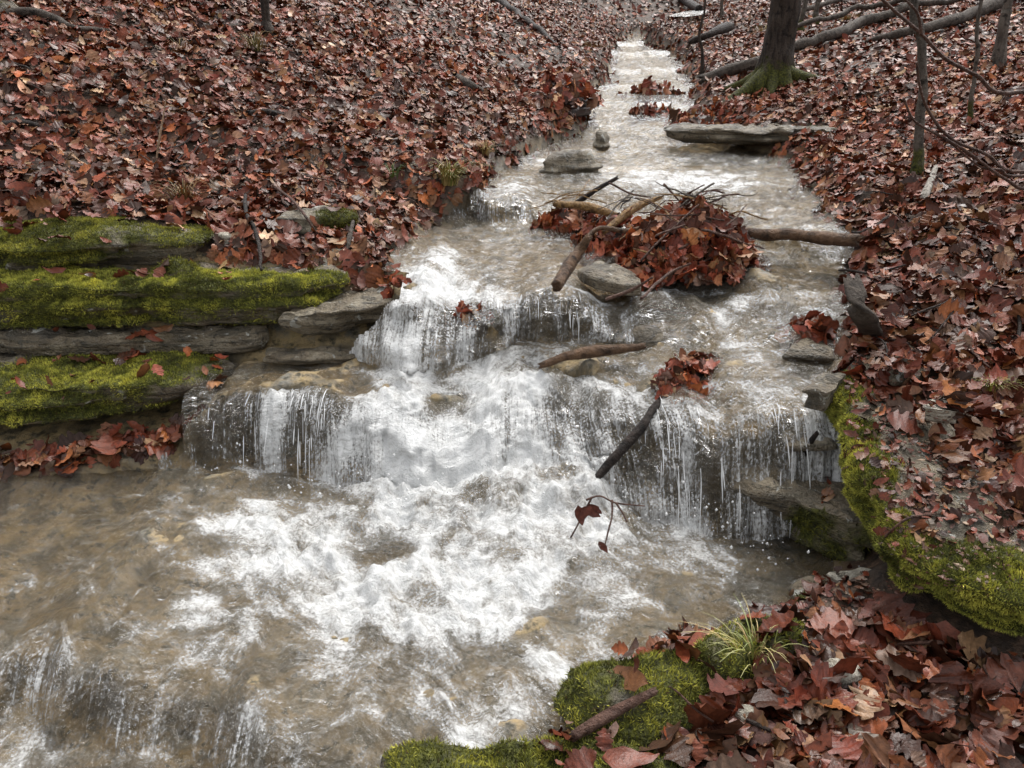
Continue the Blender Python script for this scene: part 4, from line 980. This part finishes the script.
for (ax, ay, L_) in ((-1, -.55, .62), (-.3, -1, .35), (.9, -.5, .5), (.9, .4, .5), (-.8, .7, .5)):
    pts = []
    for s in (0.1, .3, .6, 1.0):
        x, y = ax * L_ * s, ay * L_ * s
        h = drop(tb.x + x, tb.y + y)[0]; pts.append((x, y, (h.z - tb.z if h else 0) + .16 * (1 - s) ** 1.5 + .015))
    V, F, A = tube(pts, [.10, .08, .055, .025], 12, .2, 9, 3, 5)
    link('root', mesh_from('root', V, F, M_BARK, {'moss': np.full(len(V), .62)}), tree)
for (z, a, L_) in ((4.5, .4, 2.2), (5.5, 2.6, 2.0), (6.3, 4.3, 1.8), (7.2, 1.2, 1.4), (7.9, 5.4, 1.2)):
    pts = [(0.03, .08, z), (math.cos(a) * L_ * .4, math.sin(a) * L_ * .4, z + .5), (math.cos(a) * L_, math.sin(a) * L_, z + 1.4)]
    V, F, A = tube(pts, [.06, .04, .012], 8, .15, 8, 4, 5, wob=.08)
    link('limb', mesh_from('limb', V, F, M_BARK, {'moss': np.zeros(len(V))}), tree)
def sapling(label, base, pix, r, top=4.0, seed=0, moss=.5, mat=None):
    b = on(*base)
    o = tag(bpy.data.objects.new('sapling', None), label, 'sapling'); COL.objects.link(o); o.location = b
    pts = [(0, 0, -.1), (0, 0, .02)]
    for (u, v) in pix:
        q = at_y(u, v, b.y) - b; pts.append(tuple(q))
    d = (np.array(pts[-1]) - np.array(pts[1])); d /= np.linalg.norm(d); d = d * .3 + np.array([0, 0, .7])
    l = np.array(pts[-1]); pts.append(tuple(l + d * top * .5)); pts.append(tuple(l + d * top))
    R = np.linspace(r, r * .7, len(pts) - 2).tolist() + [r * .5, r * .2]
    R[0] = R[1] = r * 1.35
    V, F, A = tube(pts, R, 12, .15, 12, seed, 6, wob=.012)
    link('trunk', mesh_from('trunk', V, F, mat or M_BARK, {'moss': np.clip(moss - V[:, 2] * 2.5, 0, 1)}), o)
    for k in range(5):
        i = .35 + .12 * k; p0 = np.array(pts[-3]) * (1 - i) + np.array(pts[-1]) * i if k > 1 else np.array(pts[-2]); a = 2.4 * k + seed
        e = p0 + np.array([math.cos(a) * .6, math.sin(a) * .6, .5])
        V, F, A = tube([tuple(p0), tuple((p0 + e) / 2 + np.array([0, 0, .05])), tuple(e)], [r * .25, r * .18, r * .06], 6, .1, 10, k, 4, wob=.03)
        link('limb', mesh_from('limb', V, F, mat or M_BARK, {'moss': np.zeros(len(V))}), o)
    return o
M_SAP = mat_bark('sapling_bark', (.05, .042, .035), (.2, .17, .14), True, (25, 25, 6))
sapling('slim grey sapling with a mossy foot on the right leaf bank', (916, 180), [(920, 140), (923, 80), (917, 20), (915, 0)], .030, seed=1, moss=.85, mat=M_SAP)
sapling('thin dark crooked sapling at the right edge of the far stream', (702, 74), [(702, 50), (699, 36), (703, 15), (705, 0)], .022, seed=2, moss=.1)
sapling('pale leaning sapling on the far right slope behind the long curved log', (998, 66), [(1001, 40), (1006, 10), (1008, 0)], .055, seed=3, moss=.2, mat=M_SAP)
sapling('very thin sapling with a green mossy foot left of the leaning sapling', (970, 124), [(973, 90), (977, 50), (981, 0)], .018, seed=4, moss=.8, mat=M_SAP)
sapling('dark sapling at the top of the left leaf slope', (268, 36), [(266, 20), (265, 0)], .05, seed=5, moss=.1)
sapling('mossy thin trunk just right of the big tree', (800, 34), [(801, 20), (806, 0)], .05, seed=6, moss=.9, mat=M_SAP)
sapling('second thin trunk right of the big tree, farther up the slope', (816, 26), [(816, 12), (818, 0)], .05, seed=7, moss=.7, mat=M_SAP)
sapling('faint thin sapling left of the big tree', (722, 18), [(722, 8), (722, 0)], .04, seed=8, moss=.2, mat=M_SAP)
# bare shrub reaching in from the right
sb = Vector((2.75, 3.1, float(drop(2.75, 3.1)[0].z)))
shrub = tag(bpy.data.objects.new('bare_shrub', None), 'leafless shrub with thin reddish branches reaching in at the right edge', 'shrub'); COL.objects.link(shrub); shrub.location = sb
def br(pix, y, r, tail=()):
    pts = [tuple(at_y(u, v, yy) - sb) for (u, v), yy in zip(pix, np.linspace(y[0], y[1], len(pix)))] + list(tail)
    V, F, A = tube(pts, np.linspace(r * .45, r, len(pts)), 7, .1, 20, 2, 6, wob=.006)
    link('branch', mesh_from('branch', V, F, M_TWIG), shrub)
stem = ((.1, 0, .45), (.02, 0, .15), (0, 0, -.05))
br([(872, -14), (883, 0), (922, 34), (946, 59), (975, 74), (1024, 92)], (2.7, 3.0), .010, ((-.25, 0, .95), (.0, 0, .7)) + stem)
br([(916, 62), (925, 104), (949, 138), (985, 154), (1024, 172)], (2.8, 3.05), .009, ((-.3, 0, .55), (-.05, 0, .35), (0, 0, 0)))
br([(903, 98), (915, 122), (943, 138), (969, 154), (1006, 180), (1040, 190)], (2.85, 3.0), .008, ((-.25, 0, .45), (-.06, 0, .2), (0, 0, -.03)))
br([(899, -6), (918, 12), (922, 34)], (2.7, 2.74), .006)
br([(943, 138), (978, 166), (1000, 170), (1024, 176)], (2.93, 3.0), .006, ((-.25, 0, .5),))
# leafy twig caught in the plunge pool
tq = cen(592, 497, .22)
twg = tag(bpy.data.objects.new('leafy_twig', None), 'thin twig with two curled red-brown leaves hanging over the plunge pool', 'twig'); COL.objects.link(twg); twg.location = tq
tqv = Vector(tq)
for pix in ([(586, 500, .22), (600, 496, .23), (616, 503, .22), (645, 506, .20)], [(612, 500, .22), (612, 516, .19), (608, 532, .16), (605, 545, .13)], [(616, 503, .22), (622, 512, .2), (627, 522, .17)], [(592, 497, .22), (575, 530, .10), (560, 555, -.05)]):
    pts = [tuple(Vector(cen(*p)) - tqv) for p in pix]
    V, F, A = tube(pts, [.004, .003, .003, .002][:len(pts)], 6, 0, 1, 1, 4)
    link('stem', mesh_from('stem', V, F, M_TWIG), twg)
for (u, v, z, s, sd, up_) in ((580, 514, .18, .08, 3, .2), (590, 511, .19, .08, 5, 1.1), (585, 514, .185, .075, 0, -.6), (595, 508, .19, .06, 6, .9), (603, 546, .12, .055, 9, .6)):
    V, F, s_ = PROTO['oak' if s > .08 else 'plain'][sd % 8]
    Vr = V[:, [0, 2, 1]] * np.array([1, -1, -1]); ca, sa = math.cos(up_), math.sin(up_)
    Vr = np.stack([Vr[:, 0] * ca - Vr[:, 2] * sa, Vr[:, 1], Vr[:, 0] * sa + Vr[:, 2] * ca], 1) * s
    C = np.concatenate([np.array([[.10, .03, .02]]) * s_[:, None], np.ones((len(V), 1))], 1)
    link('leaf', mesh_from('leaf', Vr + np.array(Vector(cen(u, v, z)) - tqv), [F], M_LEAF, {'col': C, 'wet': np.full(len(V), .7)}), twg)

# ------------------------------------------------------------------ grass tufts, reed
def tuft(name, label, uv, n, h, spread, lean, c0, c1, seed=0, group=None):
    p = on(*uv); g = np.random.default_rng(seed); parts = []
    k = 6; t = np.linspace(0, 1, k)
    Vs, Fs, Cs = [], [], []
    for i in range(n):
        a = g.uniform(0, 6.28); L_ = h * g.uniform(.4, 1.35); r = spread * g.random()
        d = np.array([math.cos(a), math.sin(a)]) * g.uniform(.2, .9) + np.array(lean)
        base = np.array([math.cos(a) * r * .4, math.sin(a) * r * .4])
        c = np.stack([base[0] + d[0] * L_ * t ** 1.6, base[1] + d[1] * L_ * t ** 1.6, L_ * (t - .55 * t ** 2.4) - .01], 1)
        w = min(h * .010, .0022) * (1 - t ** 2)[:, None] + .0004; s = np.array([-d[1], d[0], 0]) / (np.linalg.norm(d) + 1e-6)
        Vs.append(np.concatenate([c - s * w, c + s * w])); q = np.arange(k - 1)
        Fs.append(np.stack([q, q + 1, q + 1 + k, q + k], 1) + i * 2 * k)
        m = g.random(); cc = np.array(c0) * (1 - m) + np.array(c1) * m
        Cs.append(np.tile(np.r_[cc, 1], (2 * k, 1)))
    o = link(name, mesh_from(name, np.concatenate(Vs), [np.concatenate(Fs)], M_GRASS, {'col': np.concatenate(Cs)})); o.location = p + Vector((0, 0, .015))
    return tag(o, label, 'grass', group)
GR, ST, DG = (.09, .11, .02), (.38, .27, .11), (.05, .06, .012)
tuft('grass_tuft', 'green and straw grass tuft hanging from the left stream bank', (450, 186), 150, .26, .12, (.15, -.45), (.13, .17, .03), ST, 1)
tuft('grass_tuft', 'tuft of straw and green blades on the moss cushion of the near bank', (752, 660), 60, .14, .14, (-.25, .05), (.16, .2, .05), ST, 2)
tuft('grass_tuft', 'brownish grass tuft in leaves above the upper left ledge', (185, 206), 110, .22, .16, (0, -.2), DG, (.3, .16, .06), 3)
tuft('grass_tuft', 'small green tuft on the leaf slope left of the hanging tuft', (393, 180), 50, .15, .08, (0, -.1), (.06, .15, .03), GR, 4)
tuft('grass_tuft', 'olive grass tuft beside the dark sapling on the left slope', (255, 52), 100, .24, .2, (0, -.2), DG, ST, 5)
tuft('grass_tuft', 'straw tuft on the leaf slope just above the hanging green tuft', (485, 158), 70, .2, .12, (.1, -.2), (.2, .17, .05), ST, 11)
tuft('moss_tuft', 'yellow-green tuft in leaves at the right behind the white stone', (990, 388), 200, .07, .16, (0, 0), (.12, .13, .02), (.3, .27, .04), 6)
tuft('grass_tuft', 'yellowish grass on the far slope behind the big tree', (770, 32), 160, .18, .8, (0, -.2), (.2, .17, .03), ST, 7)
tuft('grass_tuft', 'yellowish grass patch on the far right slope between thin logs', (850, 20), 180, .18, 1.0, (0, -.2), (.22, .2, .03), ST, 8)
tuft('grass_tuft', 'faded grass patch along the far left stream bank', (585, 48), 160, .16, .9, (.2, -.3), (.12, .10, .02), ST, 9)
tuft('grass_tuft', 'thin olive tuft high on the left slope right of the pale stalk', (180, 52), 40, .16, .2, (0, -.2), DG, ST, 10)
log('dry_stalk', 'pale dry stalk standing upright in the leaves on the left slope', [on(156, 164), at_y(159, 140, on(156, 164).y), at_y(163, 118, on(156, 164).y + .02), at_y(166, 98, on(156, 164).y + .05)], [.006, .006, .005, .003], mat_bark('pale_stalk', (.3, .2, .12), (.6, .42, .28)), 'stalk', n=6, seed=1)

# ------------------------------------------------------------------ stone chips on the right ledge
def chips(n, region, size, seed):
    g = np.random.default_rng(seed); parts = []
    base = np.array([(-1, -1, -.4), (1, -1, -.4), (1, 1, -.4), (-1, 1, -.4), (-.7, -.7, .4), (.7, -.8, .4), (.8, .7, .4), (-.6, .8, .4)]) * .5
    Fq = np.array([(0, 3, 2, 1), (4, 5, 6, 7), (0, 1, 5, 4), (1, 2, 6, 5), (2, 3, 7, 6), (3, 0, 4, 7)])
    for i in range(n):
        u, v = g.uniform(region[0], region[2]), g.uniform(region[1], region[3]); p = on(u, v)
        s = size * np.exp(g.normal(0, .45)); a = g.uniform(0, 6.28); ca, sa = math.cos(a), math.sin(a)
        B = base * (1 + .3 * g.normal(0, 1, base.shape)) * s * np.array([1, .7, .5])
        B = np.stack([B[:, 0] * ca - B[:, 1] * sa, B[:, 0] * sa + B[:, 1] * ca, B[:, 2]], 1) + np.array(p)
        k = g.random(); c = np.array((.36, .25, .17)) * (.15 + .85 * k ** 2)
        if g.random() < .5: c = np.array((.14, .06, .04))
        parts.append((B, [Fq], {'col': np.tile(np.r_[c, 1], (8, 1))}))
    return join(parts)
Va, Fa, Aa = join([(lambda r: r)(chips(900, (880, 365, 1020, 590), .011, 1)), chips(200, (800, 585, 900, 640), .011, 2)])
tag(link('stone_chips', mesh_from('stone_chips', Va, Fa, mat_col('stone_chip', .5, vary=.4), Aa, False)), 'scattered small stone chips and litter crumbs on the right ledge', 'gravel', kind='stuff')

# ------------------------------------------------------------------ falling strands and drops
def strands(n, k, x0, x1, r0, seed):
    g = np.random.default_rng(seed); parts = []
    xs = g.uniform(x0, x1, n * 4); xs = xs[np.argsort(-(vnoise(xyz(xs * 7, xs * 0), seed + 90) + 2.5 * g.random(n * 4)))[:n]]; ky_, kz_ = keys(xs)
    for i in range(n):
        x = xs[i]; h0 = g.uniform(0, .75); h1 = min(1.0, h0 + g.uniform(.12, .4)); dy_ = ky_[i, k + 1] - ky_[i, k]; dz_ = kz_[i, k + 1] - kz_[i, k]; o = g.uniform(.0, .05); dx = g.normal(0, .03)
        pts = [(x + dx * h, ky_[i, k + 1] - h * dy_ * 1.08 - o * (.4 + h), kz_[i, k + 1] - h * h * dz_ + .004) for h in np.linspace(h0, h1, 6)]
        r = r0 * math.exp(g.normal(0, .4))
        V, F, A = tube(pts, np.array([.3, .8, 1, .9, .7, .25]) * r, 5, .5, 60, i, 2, wob=.006)
        parts.append((V, F, {}))
    return parts
pp = strands(34, 3, -1.3, -.75, .0017, 1) + strands(40, 3, .5, 1.12, .0017, 3) + strands(14, 5, -.1, .3, .0016, 4)
V_, F_, _ = join(pp)
tag(link('falling_water_strands', mesh_from('falling_water_strands', V_, F_, M_SPRAY)), 'white threads of falling water on the ledges', 'water', kind='stuff')
g = np.random.default_rng(3); ND = 900
ico = np.array([(0, 0, 1), (.9, 0, .0), (0, .9, 0), (-.9, 0, 0), (0, -.9, 0), (0, 0, -1)]); icf = np.array([(0, 1, 2), (0, 2, 3), (0, 3, 4), (0, 4, 1), (5, 2, 1), (5, 3, 2), (5, 4, 3), (5, 1, 4)])
dxs = g.normal(0, .5, ND).clip(-1.2, 1.2); kyd, kzd = keys(dxs)
dp = np.stack([dxs, kyd[:, 3] - np.abs(g.normal(0, .16, ND)) + .05, .03 + np.abs(g.normal(0, .07, ND))], 1)
VV = (ico[None] * (.0035 * np.exp(g.normal(0, .4, ND)))[:, None, None] + dp[:, None]).reshape(-1, 3)
tag(link('spray_drops', mesh_from('spray_drops', VV, [(icf[None] + (np.arange(ND) * 6)[:, None, None]).reshape(-1, 3)], M_SPRAY)), 'flying droplets above the plunge pool', 'water spray', kind='stuff')

# a glimpse of the stream again farther up the hollow
wp = on(690, 19); a = np.linspace(0, 2 * np.pi, 24, endpoint=False)
hn = BVH.ray_cast(wp + Vector((0, 0, 3)), Vector((0, 0, -1)), 10)[1]
ring = np.stack([wp.x + .34 * np.cos(a) * (1 + .2 * np.sin(3 * a)), wp.y + .75 * np.sin(a), 0 * a], 1)
ring[:, 2] = wp.z + .10 - (hn.x * (ring[:, 0] - wp.x) + hn.y * (ring[:, 1] - wp.y)) / hn.z
ring = np.concatenate([ring, [[wp.x, wp.y, wp.z + .13]]]); k = np.arange(24)
tag(link('stream_water', mesh_from('stream_water', ring, [np.stack([k, (k + 1) % 24, np.full(24, 24)], 1)], M_WATER, {'foam': np.full(25, .5), 'steep': np.zeros(25), 'flow': ring})), kind='structure')
